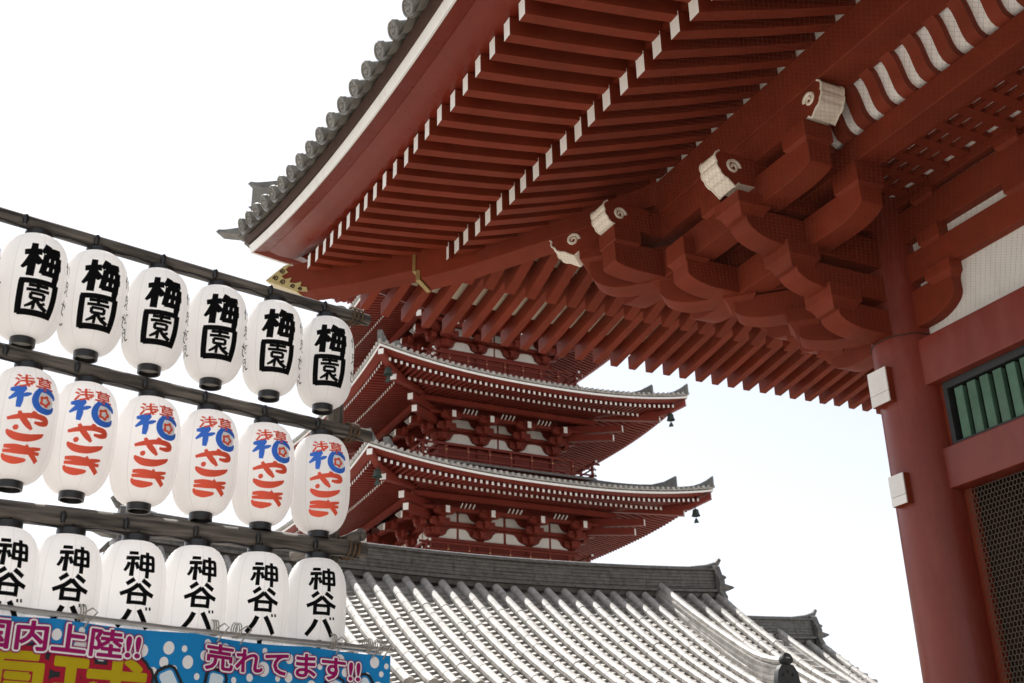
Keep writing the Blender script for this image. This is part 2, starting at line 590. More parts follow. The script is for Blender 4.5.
# hexagonal wire screen
scr = MB()
def hexnet(mb, x0, x1, z0, z1, y, hw, hh, r):
    nx = int((x1 - x0) / hw)
    nz = int((z1 - z0) / (hh * 0.75))
    for j in range(nz):
        for i in range(nx):
            cx_ = x0 + hw * (i + 0.5 * (j % 2)); cz = z0 + hh * 0.75 * j
            a = (cx_ - hw / 2, y, cz - hh * 0.25); bb = (cx_ - hw / 2, y, cz + hh * 0.25)
            t = (cx_, y, cz + hh / 2); c2 = (cx_ + hw / 2, y, cz + hh * 0.25)
            for p, q in ((a, bb), (bb, t), (t, c2)):
                p = Vector(p); q = Vector(q); d = (q - p).normalized()
                sd_ = Vector((d.z, 0, -d.x)) * r
                mb.add([p - sd_, p + sd_, q + sd_, q - sd_,], [(0, 1, 2, 3)])
hexnet(scr, 0.485, 1.75, 2.7, 4.96, 0.0, 0.045, 0.066, 0.0042)
scr.build("wire_screen", WIRE, gate)
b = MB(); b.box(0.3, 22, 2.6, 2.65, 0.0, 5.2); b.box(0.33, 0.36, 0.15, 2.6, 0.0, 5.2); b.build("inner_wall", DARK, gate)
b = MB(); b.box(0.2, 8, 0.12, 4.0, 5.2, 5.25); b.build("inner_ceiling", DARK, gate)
b = MB(); b.box(0.47, 4.5, -0.08, 0.08, 0.0, 0.8); b.build("sill_wall", RED, gate)

# brackets ------------------------------------------------------------------
DIRS = {'S': Vector((0, -1, 0)), 'W': Vector((-1, 0, 0)), 'D': Vector((-1, -1, 0)).normalized(), 'E': Vector((1, 0, 0)), 'N': Vector((0, 1, 0))}


def arm_profile(l0, l1, zb, zc, zt, round0=False):
    L = 0.40
    pts = []
    if round0:
        for i in range(8):
            a = math.pi / 2 * (1 - i / 7)
            pts.append((l0 + L * (1 - math.sin(a)) if False else l0 + L * (1 - math.cos(math.pi / 2 * (1 - i / 7) - 0)) if False else l0 + L * i / 7, zc - (zc - zb) * math.sin(math.pi / 2 * i / 7)))
    else:
        pts.append((l0, zb))
    for i in range(9):
        u = i / 8
        pts.append((l1 - L + L * math.sin(math.pi / 2 * u), zb + (zc - zb) * (1 - math.cos(math.pi / 2 * u)) ** 0.9))
    pts.append((l1, zt))
    pts.append((l0, zt))
    return pts


def arm(o, d, l0, l1, zb, zc, zt, w=0.29, both=False, name="bracket_arm", dz=0.0):
    sdv = Vector((0, 0, 1)).cross(d)
    mb = MB()
    fn = lambda u, v, ww: Vector(o) + d * u + sdv * ww + Vector((0, 0, v + dz))
    mb.prism(arm_profile(l0, l1, zb, zc, zt, both), -w / 2, w / 2, fn)
    return mb.build(name, RED, gate, smooth=True, angle=25, bevel=0.007)


def block(o, d, l, zt, znext, w=0.46, name="bearing_block"):
    """bearing block: dished foot below zt, upright cheeks from zt to znext"""
    sdv = Vector((0, 0, 1)).cross(d)
    c_ = Vector(o) + d * l
    mb = MB()
    rows = []
    for ww, z in ((w * 0.66, zt - .12), (w * 0.70, zt - .09), (w * 0.83, zt - .035), (w, zt), (w, znext)):
        rows.append([c_ + d * a * ww / 2 + sdv * bq * ww / 2 + Vector((0, 0, z)) for a, bq in ((-1, -1), (1, -1), (1, 1), (-1, 1))])
    mb.grid(rows, 0, closed=True)
    n = len(mb.v)
    mb.f.append([3, 2, 1, 0]); mb.mi.append(0)
    mb.f.append([n - 4, n - 3, n - 2, n - 1]); mb.mi.append(0)
    return mb.build(name, RED, gate)


def spiral(c_, ua, va, r0, turns, r, n=26, flip=1):
    pts = []
    for i in range(n):
        u = i / (n - 1)
        a = turns * 2 * math.pi * u
        rr = r0 * (1 - 0.85 * u)
        pts.append(c_ + ua * (rr * math.cos(a)) * flip + va * (rr * math.sin(a)))
    return pts


def nose(o, d, l0, l1, z0, z1, w=0.30, sidesign=1, name="carved_nose"):
    """red beam end with a scalloped white front and a white scroll on its sides"""
    sdv = Vector((0, 0, 1)).cross(d)
    O = Vector(o)
    h = z1 - z0
    L = l1 - l0
    cv_ = [(.58, .04), (.66, -.10), (.74, .02), (.80, .12), (.86, .15), (.915, .24), (.93, .34), (.975, .42), (.99, .53), (.975, .61), (1.0, .70), (1.005, .82), (.97, .92), (.91, 1.0)]
    tip = [(l0 + L * a, z0 + h * b_) for a, b_ in cv_]      # lobed front and chin, white
    poly = [(l0, z0 + h * 0.06), (l0 + L * 0.26, z0 + h * 0.06)] + tip + [(l0, z1)]
    ms = [0, 1] + [1] * (len(tip) - 2) + [0, 0, 0]
    mb = MB()
    fn = lambda u, v, ww: O + d * u + sdv * ww + Vector((0, 0, v))
    mb.prism(poly, -w / 2, w / 2, fn, 0, ms)
    nb = mb.build(name, [RED, IVORY], gate, bevel=0.006)
    for sg in (-1, 1):
        mb = MB()
        c_ = O + d * (l0 + L * 0.66) + sdv * sg * (w / 2 + 0.002) + Vector((0, 0, z0 + h * 0.56))
        sp = spiral(c_, d, Vector((0, 0, 1)), h * 0.24, 1.6, 0.01, flip=-1)
        mb.tube(sp, [0.022 - 0.010 * i / len(sp) for i in range(len(sp))], 6)
        # line following the front edge
        mb.tube([O + d * u + sdv * sg * (w / 2 + 0.001) + Vector((0, 0, v)) for u, v in tip], 0.012, 5)
        mb.build("scroll", IVORY, nb, smooth=True)


Z4 = {'S': [(6.69, 6.837, 6.985), (7.09, 7.25, 7.385), (7.50, 7.725, 7.86)],
      'D': [(6.80, 6.91, 7.08), (7.20, 7.345, 7.50), (7.53, 7.755, 7.93), (7.88, 8.156, 8.34)]}
Z4['W'] = Z4['S']
for dn, oz in (('S', 0.0), ('W', 0.004), ('D', 0.008)):
    d = DIRS[dn]
    tips = [1.034, 1.53, 2.12] if dn != 'D' else [0.78 * 1.414, 1.265 * 1.414, 1.865 * 1.414, 2.455 * 1.414]
    wid = 0.29 if dn != 'D' else 0.30
    for i, tp in enumerate(tips):
        zb, zc, zt = Z4[dn][i]
        arm((0, 0, 0), d, 0.05, tp, zb, zc, zt, wid, dz=oz)
        zn = Z4[dn][i + 1][0] + .05 if i + 1 < len(tips) else zt + .13
        block((0, 0, 0), d, tp - 0.08, zt + oz, zn + oz, 0.42 if dn != 'D' else .38)
    if dn != 'D':
        nose((0, 0, 0), d, 1.78, 2.44, 8.11 + oz, 8.48 + oz, 0.27)
        b = MB()
        sdv = Vector((0, 0, 1)).cross(d)
        b.prism([(0.05, 7.96 + oz), (1.95, 7.96 + oz), (1.95, 8.47 + oz), (0.05, 8.47 + oz)], -0.133, 0.133, lambda u, v, ww: d * u + sdv * ww + Vector((0, 0, v)))
        b.build("bracket_beam", RED, gate)
    else:
        nose((0, 0, 0), d, 2.18 * 1.414, 2.80 * 1.414, 8.46, 8.80, 0.30)
# cross arms along each step (x direction and its mirror), both ends rounded
def cross_arm(y, x0, x1, zb, zc, zt, dz=0):
    arm((0, -y, 0), DIRS['E'], 0.0, x1, zb, zc, zt, 0.29, dz=dz)
    arm((0, -y, 0), DIRS['W'], 0.003, -x0, zb, zc, zt, 0.29, dz=dz)
    arm((-y, 0, 0), DIRS['N'], 0.0, x1, zb, zc, zt, 0.29, dz=dz + 0.004)
    arm((-y, 0, 0), DIRS['S'], 0.003, -x0, zb, zc, zt, 0.29, dz=dz + 0.004)


cross_arm(1.2, -2.05, 1.01, 7.52, 7.66, 7.86, 0.012)
cross_arm(1.8, -2.62, 1.0, 7.90, 7.985, 8.25, 0.0)
for e, zt, zn, xs in ((1.2, 7.87, 8.10, (0.86, -1.92)), (1.8, 8.25, 8.44, (0.85, -0.62, -2.45))):
    for x in xs:
        block((x, -e, 0), DIRS['S'], 0, zt, zn, 0.36)
        block((-e, x, 0), DIRS['W'], 0, zt + .004, zn + .004, 0.36)
# purlin-bearing noses: along x under the front purlin, along y under the west purlin
nose((0, -1.80, 0), DIRS['E'], 0.74, 1.31, 8.43, 8.765, 0.29)
nose((0, -1.80, 0), DIRS['W'], 2.1, 2.74, 8.43, 8.765, 0.29)
nose((-1.80, 0, 0), DIRS['S'], 2.1, 2.74, 8.43, 8.768, 0.29)
nose((-1.80, 0, 0), DIRS['N'], 0.74, 1.38, 8.393, 8.768, 0.29)
b = MB(); b.box(-2.1, 0.85, -1.93, -1.67, 8.44, 8.767); b.build("bracket_beam", RED, gate)
b = MB(); b.box(-1.93, -1.67, -2.1, 0.85, 8.444, 8.766); b.build("bracket_beam", RED, gate)
# wall plane arms and blocks
for x0 in (0.0, 4.9):
    arm((x0, 0, 0), DIRS['E'], 0.0, 0.89, 6.74, 6.96, 7.16, 0.27, dz=0.003)
    block((x0 + 0.76, 0, 0), DIRS['S'], 0, 7.17, 7.28, 0.36)
arm((0, 0, 0), DIRS['N'], 0.0, 0.89, 6.74, 6.96, 7.16, 0.27, dz=0.006)
arm((4.9, 0, 0), DIRS['W'], 0.0, 0.89, 6.74, 6.96, 7.16, 0.27, dz=0.007)
for zt_, zn_ in ((7.62, 7.765), (8.145, 8.228)):
    for xx in (0.70, 1.88):
        block((xx, 0, 0), DIRS['S'], 0, zt_, zn_, 0.30)
# bracket set on the next pillar
for i, tp in enumerate([1.034, 1.53, 2.12]):
    zb, zc, zt = Z4['S'][i]
    arm((4.9, 0, 0), DIRS['S'], 0.05, tp, zb, zc, zt, 0.29)
    block((4.9, 0, 0), DIRS['S'], tp - 0.08, zt, zt + .13, 0.42)
for sg in ('E', 'W'):
    arm((4.9, -1.2, 0), DIRS[sg], 0.0, 1.01, 7.52, 7.66, 7.86, 0.29, dz=.012)
    arm((4.9, -1.8, 0), DIRS[sg], 0.0, 1.0, 7.90, 7.985, 8.25, 0.29)
    for e, zt, zn in ((1.2, 7.87, 8.10), (1.8, 8.25, 8.44)):
        block(Vector((4.9, -e, 0)) + DIRS[sg] * .85, DIRS['S'], 0, zt, zn, .36)
nose((4.9, 0, 0), DIRS['S'], 1.6, 2.45, 8.06, 8.48, 0.27)
b = MB(); b.box(3.9, 5.9, -1.93, -1.67, 8.44, 8.767); b.build("bracket_beam", RED, gate)

# bird net under the brackets, hung from the rafter batten to the beam top
NETP = [(3.80, 8.425), (3.2, 8.04), (2.5, 7.58), (1.8, 7.14), (1.16, 6.80), (0.40, 6.64), (0.185, 6.60)]
NV = [0.0]
for (e0_, z0_), (e1_, z1_) in zip(NETP[:-1], NETP[1:]):
    NV.append(NV[-1] + math.hypot(e1_ - e0_, z1_ - z0_))


def netpt(v):
    for i in range(len(NV) - 1):
        if v <= NV[i + 1] + 1e-9:
            u = (v - NV[i]) / (NV[i + 1] - NV[i])
            return NETP[i][0] + (NETP[i + 1][0] - NETP[i][0]) * u, NETP[i][1] + (NETP[i + 1][1] - NETP[i][1]) * u
    return NETP[-1]


def net(side, s1):
    mb = MB()
    c0 = -3.8 - NV[-1]
    hw_ = 0.0008
    c_ = c0
    samples = sorted(set(NV + [NV[-1] * i / 12 for i in range(13)]))
    while c_ < s1 + NV[-1]:
        for sg in (1, -1):
            prev = None
            for v in samples:
                e, z = netpt(v)
                s_ = c_ + sg * v
                ok = s_ >= -e and s_ <= s1
                if ok and prev is not None:
                    (pe, pz, ps) = prev
                    mb.add([side(ps - hw_, pe, pz), side(ps + hw_, pe, pz), side(s_ + hw_, e, z), side(s_ - hw_, e, z)], [(0, 1, 2, 3)])
                prev = (e, z, s_) if ok else None
        c_ += 0.062
    return mb.build("bird_net", NETM, gate)


net(FR, 5.5)
net(SI, 3.0)

# hip rafters ----------------------------------------------------------------
def diag_prism(poly, w, mats, name, parent=gate, **kw):
    d = Vector((-1, -1, 0))
    sdv = Vector((1, -1, 0)).normalized()
    mb = MB()
    mb.prism(poly, -w / 2, w / 2, lambda u, v, ww: d * u + sdv * ww + Vector((0, 0, v)), 0)
    return mb.build(name, mats, parent, **kw)


diag_prism([(1.0, 9.12), (1.9, 8.90), (2.83, 8.69), (3.6, 8.525), (4.02, 8.47), (4.06, 8.60), (4.06, 8.90), (2.4, 9.2), (1.0, 9.6)], 0.36, [RED], "hip_rafter", bevel=0.01)
hip = diag_prism([(3.2, 8.66), (4.1, 8.62), (4.75, 8.58), (5.15, 8.60), (5.32, 8.64), (5.62, 8.86), (5.44, 9.02), (5.2, 9.05), (4.8, 9.02), (4.0, 8.98), (3.2, 8.98)], 0.33, [RED], "hip_rafter", bevel=0.01)
diag_prism([(4.085, 8.60), (4.115, 8.60), (4.115, 8.90), (4.085, 8.90)], 0.345, [GOLD], "gilt_band", hip)
diag_prism([(4.035, 8.455), (4.075, 8.452), (4.075, 8.60), (4.035, 8.60)], 0.375, [GOLD], "gilt_band", hip)
# pierced gilt cap at the tip: leaf shapes on each side and a rim
d = Vector((-1, -1, 0)); sdv = Vector((1, -1, 0)).normalized()
cap = MB()
for sg in (-1, 1):
    fn = lambda u, v, ww: d * u + sdv * (sg * (0.166 + ww)) + Vector((0, 0, v))
    cap.prism([(5.18, 8.585), (5.33, 8.635), (5.64, 8.865), (5.45, 9.04), (5.36, 9.05), (5.43, 8.98), (5.40, 8.93), (5.47, 8.89), (5.43, 8.83), (5.36, 8.84), (5.38, 8.77), (5.31, 8.74), (5.25, 8.75), (5.26, 8.68), (5.19, 8.65)], 0.0, 0.012, fn)
fn = lambda u, v, ww: d * u + sdv * ww + Vector((0, 0, v))
cap.prism([(5.31, 8.625), (5.64, 8.865), (5.625, 8.885), (5.30, 8.645)], -.172, .172, fn)
cap.prism([(5.64, 8.865), (5.45, 9.04), (5.435, 9.02), (5.61, 8.86)], -.172, .172, fn)
cap.build("gilt_cap", GOLD, hip)
orn = MB()
for sg in (-1, 1):
    for cu, cv, rr in ((5.34, 8.70, 0.035), (5.45, 8.79, 0.042), (5.53, 8.87, 0.042), (5.46, 8.95, 0.04), (5.26, 8.64, .03)):
        c_ = d * cu + sdv * sg * 0.181 + Vector((0, 0, cv))
        orn.tube(spiral(c_, d.normalized(), Vector((0, 0, 1)), rr, 1.4, 0.01), 0.008, 5)
orn.build("ornament", DARK, hip)

# tiled roof edge -----------------------------------------------------------
DISC_E, DP = 6.0, 0.379


def tile_edge(side, smax, ph):
    mb = MB()
    W = .50 if side is SI else 0.0
    DISC_Z = 8.95 + W
    s = ph
    lst = []
    while s < smax:
        lst.append(s); s += DP
    s = ph - DP
    while s > -6.0:
        lst.insert(0, s); s -= DP
    for s in lst:
        t = tpar(side, s)
        lf = (LE + 0.05 - W) * t
        oc = ocurve(side, s)
        e0, z0 = DISC_E + oc, DISC_Z + lf
        e1 = max(-s - 0.05, e0 - 2.4)
        pts = [side(s, e0 - u * (e0 - e1), z0 + 0.42 * u * (e0 - e1) + 0.03 * (u * (e0 - e1)) ** 2) for u in (0, 0.25, 0.5, 0.75, 1)]
        mb.tube(pts, 0.09, 12)
        # moulded end disc with rim and boss
        ax = (pts[0] - pts[1]).normalized()
        f_ = side(0, 1, 0) - side(0, 0, 0)
        mb.tube([pts[0] - ax * 0.03, pts[0] + ax * 0.012], 0.104, 16)
        ring = []
        u1 = side(1, 0, 0) - side(0, 0, 0)
        v1 = ax.cross(u1).normalized()
        for k in range(17):
            a = 2 * math.pi * k / 16
            ring.append(pts[0] + ax * 0.014 + u1 * 0.090 * math.cos(a) + v1 * 0.090 * math.sin(a))
        mb.tube(ring, 0.013, 5, cap=False)
        for k in range(3):
            c_ = pts[0] + ax * 0.012 + u1 * 0.038 * math.cos(2.1 * k) + v1 * 0.038 * math.sin(2.1 * k)
            mb.tube(spiral(c_, u1, v1, 0.03, 0.9, 0.01, 9), 0.012, 4)
        # pan tile with hanging lip between this roll and the next
        rows = []
        for u in (-0.02, 0.012, 0.3, 1.0):
            row = []
            for k in range(7):
                a = k / 6
                ss = s + DP * a
                sag = -0.085 * math.sin(math.pi * a)
                tt = tpar(side, ss)
                lf2 = (LE + 0.05 - W) * tt
                e = DISC_E - 0.02 + ocurve(side, ss) - u * 1.6
                row.append(side(ss, max(e, -ss - 0.1), DISC_Z - 0.045 + lf2 + sag + u * 1.6 * 0.45 - (0.055 if u < 0 else 0)))
            rows.append(row)
        mb.grid(rows)
    return mb.build("eave_tiles", TILEG, gate, smooth=True, angle=45)


tile_edge(FR, 12.0, -0.038)
tile_edge(SI, 9.5, 0.1)


def gate_roof(side, smax):
    W = .50 if side is SI else 0.0
    prof = [(e_, z_ + W * max(0, (e_ - .4) / 5.5)) for e_, z_ in ((5.97, 8.90), (4.5, 9.50), (3.0, 10.25), (1.5, 11.2), (0.4, 12.1), (0.4, 12.0), (3.0, 10.15), (5.6, 9.0))]
    return sweep("roof", side, prof, lambda e: (LE + 0.03 - W) * max(0, (e - 1.0) / 5), smax, [TILEG])


gate_roof(FR, 22.0)
gate_roof(SI, 9.5)
# corner ridge with upturned end tiles
hr = MB()
d = Vector((-1, -1, 0))
def hornpath(u0, z0, L, rise, n=8):
    return [d * (u0 + L * i / (n - 1)) + Vector((0, 0, z0 + rise * (i / (n - 1)) ** 2.2)) for i in range(n)]
hr.tube([Vector((-1, -1, 0)) * u + Vector((0, 0, z)) for u, z in ((1.0, 12.0), (2.5, 11.0), (4.0, 10.4), (5.0, 10.2), (5.55, 10.15))], 0.2, 10)
hr.build("corner_ridge", TILED, gate, smooth=True)
def upturned_tile(u0, u1, z0, z1, th, wd, parent=gate):
    mb = MB()
    poly = [(u0, z0)]
    for i in range(1, 8):
        t = i / 7
        poly.append((u0 + (u1 - u0) * t, z0 + (z1 - z0) * t ** 1.8))
    poly.append((u1 - 0.03, z1 + 0.03))
    for i in range(6, -1, -1):
        t = i / 7
        poly.append((u0 + (u1 - u0) * t, z0 + th + (z1 + 0.0 - z0 - th + 0.02) * t ** 2.3))
    mb.prism(poly, -wd / 2, wd / 2, lambda u, v, ww: d * u + sdv * ww + Vector((0, 0, v)))
    return mb.build("upturned_end_tile", TILED, parent)
upturned_tile(5.6, 6.28, 9.66, 9.84, 0.16, 0.22)
upturned_tile(5.1, 5.95, 10.22, 10.52, 0.22, 0.24)
b = MB()
for u0, z0, hh in ((5.62, 10.0, 0.26), (5.75, 9.93, 0.18)):
    b.prism([(u0 - .05, z0), (u0 + .1, z0), (u0 + .18, z0 + hh * .4), (u0 + .1, z0 + hh * .55), (u0 + .16, z0 + hh), (u0 - .05, z0 + hh)], -0.16, 0.16, lambda u, v, ww: d * u + sdv * ww + Vector((0, 0, v)))
b.build("ridge_end_ornament", TILED, gate)

# the upper storey: above the picture, but it is there and shades the ground in front
b = MB(); b.box(0.3, 22, 0.3, 9.5, 11.5, 17.5); b.build("upper_wall", RED, gate)
b = MB()
b.prism([(-4.5, 17.0), (4.9, 21.5), (14.3, 17.0), (14.3, 16.6), (4.9, 20.6), (-4.5, 16.6)], -4.5, 26, lambda u, v, ww: Vector((ww, u, v)))
b.build("upper_roof", TILEG, gate)

# two white box plates on the pillar
def plate(name, label, x0, x1, z0, z1, zs):
    t = thing(name, label, "wall box", (GX + (x0 + x1) / 2, GY - 0.40, z0))
    w2, hh = (x1 - x0) / 2, z1 - z0
    m = MB(); m.box(-w2, w2, -0.035, 0.06, 0, hh); m.build("housing", RED, t)
    m = MB(); m.box(-w2 + 0.002, w2 - 0.004, -0.052, -0.0355, zs + 0.004, hh - 0.002); m.build("front_panel", WHITE, t, bevel=0.004)
    m = MB(); m.box(-w2 + 0.002, w2 - 0.004, -0.052, -0.0355, 0.002, zs); m.build("lower_panel", WHITE, t, bevel=0.004)
plate("pillar_box", "upper white box plate on the red pillar, just under the bracket arms", -0.19, 0.085, 5.945, 6.335, 0.12)
plate("pillar_box", "lower white box plate on the red pillar, beside the barred green window", -0.125, 0.09, 4.84, 5.16, 0.09)

# ================================================================ PAGODA
PCX, PCY = -60.95, 27.8
pag = thing("pagoda", "tall red five-storey pagoda with white-tipped rafters rising behind the tiled roof", "pagoda", (PCX, PCY, 0))
ROT4 = [lambda s, e, z: Vector((e, s, z)), lambda s, e, z: Vector((-s, e, z)), lambda s, e, z: Vector((-e, -s, z)), lambda s, e, z: Vector((s, -e, z))]
# 0 = east face, 3 = south face
raft_jobs = []


def plift(s, e, c):
    return c * min(1.0, abs(s) / e) ** 2.4


def ring4(name, prof, lift, mats, ms=None, n=24, smooth=False, parent=pag):
    mb = MB()
    npf = len(prof)
    for F in ROT4:
        vs, fs, mm = [], [], []
        for i in range(n + 1):
            u = -1 + 2 * i / n
            for e, z in prof:
                s = u * e
                lf = lift(e) if callable(lift) else lift
                vs.append(F(s, e, z + plift(s, e, lf)))
        for i in range(n):
            for k in range(npf):
                k2 = (k + 1) % npf
                fs.append((i * npf + k, i * npf + k2, (i + 1) * npf + k2, (i + 1) * npf + k))
                mm.append(ms[k] if ms else 0)
        mb.add(vs, fs, mm)
    return mb.build(name, mats, parent, smooth=smooth)


def storey(E, zw, hw, zf, bal, cols, split):
    """E half width of eave, zw eave height, hw half body, zf floor height, bal half balcony"""
    C = 0.82
    LW = lambda e: C * max(0.0, (e - hw - 1.5) / (E - hw - 1.5)) ** 1.5
    # eave boards
    ring4("white_eave_band", [(E - .06, zw - .02), (E, zw - .02), (E + .02, zw + .09), (E - .06, zw + .09)], C, [WHITE])
    ring4("fascia_board", [(E - .62, zw - .06), (E - .50, zw - .085), (E - .40, zw - .10), (E - .02, zw - .03), (E - .05, zw + .10), (E - .62, zw + .12)], LW, [REDP])
    ring4("soffit_board", [(E - .55, zw - .055), (E - 1.9, zw + .22), (hw + .3, zw + .95), (hw + .3, zw + 1.0), (E - 1.9, zw + .27), (E - .55, zw - .005)], LW, [REDP])
    ring4("eave_batten", [(E - 1.98, zw + .05), (E - 1.86, zw + .03), (E - 1.86, zw + .13), (E - 1.98, zw + .14)], LW, [REDP])
    # roof skin with tile rolls
    pitch = 0.40
    ztop = zw + .22
    rz = lambda e: ztop + (E - e) * .19 + (E - e) ** 2 * .034
    ring4("roof", [(E + .05, zw + .15), (E + .05, ztop), (E - 1.5, rz(E - 1.5)), (E - 3, rz(E - 3)), (hw + .3, rz(hw + .3)), (hw + .3, rz(hw + .3) - .1), (E - .5, zw + .16)],
          lambda e: C * max(0, (e - hw) / (E - hw)) ** 1.5, [TILE])
    mb = MB()
    nr = int(2 * E / .33)
    for F in ROT4:
        for k in range(nr + 1):
            s = -E + 2 * E * k / nr
            pts = []
            emin = max(abs(s), hw + .5)
            for u in (0, .35, .7, 1):
                e = E + .1 - (E + .1 - emin) * u
                pts.append(F(s, e, rz(min(e, E)) + .03 + plift(s, E, C) * max(0, (e - hw) / (E - hw)) ** 1.5))
            mb.tube(pts, .095, 8)
    mb.build("roof_tile_rolls", TILE, pag, smooth=True)
    # hip ridges and upturned ends
    for sx, sy in ((1, 1), (1, -1), (-1, 1), (-1, -1)):
        mb = MB()
        dd = Vector((sx, sy, 0)); ss = Vector((sy, -sx, 0)).normalized()
        fn = lambda u, v, ww: dd * u + ss * ww + Vector((0, 0, v))
        zc = lambda e: rz(e) + C * max(0, (e - hw) / (E - hw)) ** 1.5
        lower = [(e, zc(e) - .02) for e in [hw + .5 + (E - 1.4 - hw - .5) * i / 8 for i in range(9)]]
        upper = [(e, z + .32 + (.50 * max(0, (e - (E - 2.6)) / 1.2) ** 2)) for e, z in lower]
        mb.prism(lower + upper[::-1], -.16, .16, fn)
        low2 = [(e, zc(e) - .02) for e in [E - 1.5 + 1.55 * i / 6 for i in range(7)]]
        up2_ = [(e, z + .18 + .46 * max(0, (e - (E - .9)) / .95) ** 2) for e, z in low2]
        mb.prism(low2 + up2_[::-1], -.13, .13, fn)
        mb.build("hip_ridge", TILED, pag)
    # rafters
    nf = int(2 * E / .33)
    for fi, F in enumerate(ROT4):
        for k in range(nf + 1):
            s = -E + .4 + (2 * E - .8) * k / nf
            raft_jobs.append((fi, F, s, E - .46, zw - .30, E - 2.0, zw - .04, .125, .17, E, C, hw))
            if abs(s) < E - 2.1:
                raft_jobs.append((fi, F, s, E - 1.78, zw - .23, hw + 1.4, zw + .30, .14, .20, E, C, hw))
    # hip rafters with white ends
    for sx, sy in ((1, 1), (1, -1), (-1, 1), (-1, -1)):
        dd = Vector((sx, sy, 0)); ss = Vector((sy, -sx, 0)).normalized()
        fn = lambda u, v, ww: dd * u + ss * ww + Vector((0, 0, v))
        mb = MB()
        mb.prism([(hw + .4, zw + .55), (E - 1.2, zw - .42), (E - 1.2, zw - .12), (hw + .4, zw + .95)], -.17, .17, fn, 0, [0, 1, 0, 0])
        mb.prism([(E - 2.4, zw - .1), (E - 1.0, zw - .1), (E - .08, zw + .38), (E - .08, zw + .68), (E - 1.0, zw + .2), (E - 2.4, zw + .2)], -.15, .15, fn, 0, [0, 0, 1, 0, 0, 0])
        mb.prism([(hw, zw - .4), (hw + 3.0, zw - .72), (hw + 3.0, zw - .36), (hw, zw + .1)], -.15, .15, fn, 0, [0, 1, 0, 0])
        mb.prism([(hw, zw - .85), (hw + 2.6, zw - 1.2), (hw + 2.6, zw - .84), (hw, zw - .35)], -.15, .15, fn, 0, [0, 1, 0, 0])
        mb.build("hip_rafter", [REDP, WHITE], pag)
    # purlin and bracket beams
    for e, z0, z1 in ((hw + 1.75, zw - .12, zw + .16), (hw + 1.15, zw - .55, zw - .38), (hw + .12, zw - 1.06, zw - .86), (hw + .12, zw - 1.98, zw - 1.80), (hw + .12, zw - .30, zw + .3)):
        ring4("bracket_beam", [(e - .13, z0), (e + .13, z0), (e + .13, z1), (e - .13, z1)], 0, [REDP], n=1)
    # body
    mb = MB()
    mb.box(-hw, hw, -hw, hw, zf - 1.4, zw + .9)
    mb.build("wall", REDP, pag)
    for F in ROT4:
        # plaster fields between the brackets: mounds in two tiers
        xs = cols
        mb = MB()
        bays = list(zip(xs[:-1], xs[1:]))
        for bi, (a, b_) in enumerate(bays):
            for z0, zt in ((zw - 1.79, zw - 1.08), (zw - .85, zw - .15)):
                m_, W_ = (a + b_) / 2, (b_ - a) / 2 - .16
                h_ = zt - z0
                halves = [(-1, 1)] if not split[bi] else [(-1, -.06), (.06, 1)]
                for u0, u1 in halves:
                    shp = [(-1, 0), (-.93, .14), (-.74, .24), (-.60, .40), (-.52, .66), (-.40, .84), (0, .9), (.40, .84), (.52, .66), (.60, .40), (.74, .24), (.93, .14), (1, 0)]
                    pts = [(u, v) for u, v in shp if u0 <= u <= u1]
                    if u1 < 1:
                        pts += [(u1, .88), (u1, 0)]
                    if u0 > -1:
                        pts = [(u0, 0), (u0, .88)] + pts
                    mb.prism([(m_ + W_ * u, z0 + h_ * v) for u, v in pts], hw, hw + .03, lambda u, v, ww: F(u, ww, v))
        mb.build("plaster_panel", PLASTER, pag)
        # columns, brackets
        for cxx in xs:
            mb = MB()
            mb.x = None
            def bx(s0, s1, e0, e1, z0, z1, m=0):
                pp = [F(s, e, z) for s in (s0, s1) for e in (e0, e1) for z in (z0, z1)]
                mb.hexa(pp, m)
            bx(cxx - .17, cxx + .17, hw - .1, hw + .10, zf - 1.4, zw - 1.9)
            for i in range(3):
                za = zw - 1.72 + i * .44
                ee = hw + .45 + .6 * i
                mb.prism([(hw, za - .03), (ee - .28, za), (ee - .08, za + .06), (ee, za + .16), (ee, za + .30), (hw, za + .30)], cxx - .14, cxx + .14, lambda u, v, ww: F(ww, u, v))
                bx(cxx - .19, cxx + .19, ee - .36, ee + .02, za + .30, za + .42)
                # cross arm with curved ends
                el = hw + .10 + .6 * i
                L = .50 + .06 * i
                mb.prism([(-L, za + .22), (-L + .08, za + .10), (-L + .3, za + .04), (L - .3, za + .04), (L - .08, za + .10), (L, za + .22), (L, za + .32), (-L, za + .32)], el - .12, el + .12, lambda u, v, ww: F(cxx + u, ww, v))
                for q in (-.36, 0, .36):
                    bx(cxx + q - .16, cxx + q + .16, el - .16, el + .16, za + .325, za + .44)
            # tail rafter with white end
            mb.prism([(hw, zw - .45), (hw + 1.78, zw - .84), (hw + 1.78, zw - .46), (hw, zw - .10)], cxx - .12, cxx + .12, lambda u, v, ww: F(ww, u, v), 0, [0, 1, 0, 0])
            mb.build("bracket_set", [REDP, WHITE], pag, smooth=True, angle=20)
        # small white boards behind the ribs under the eave
        for a, b_ in bays:
            for q in range(4):
                mb = MB()
                s = (a + b_) / 2 - .36 + .24 * q
                mb.prism([(hw + 1.2, zw - .40), (hw + 1.5, zw - .22), (hw + 1.5, zw - .16), (hw + 1.2, zw - .34)], s - .025, s + .025, lambda u, v, ww: F(ww, u, v))
                if F in (ROT4[0], ROT4[3]) and 18 < zw < 32:
                    mb.build("rib_board", WHITE, pag)
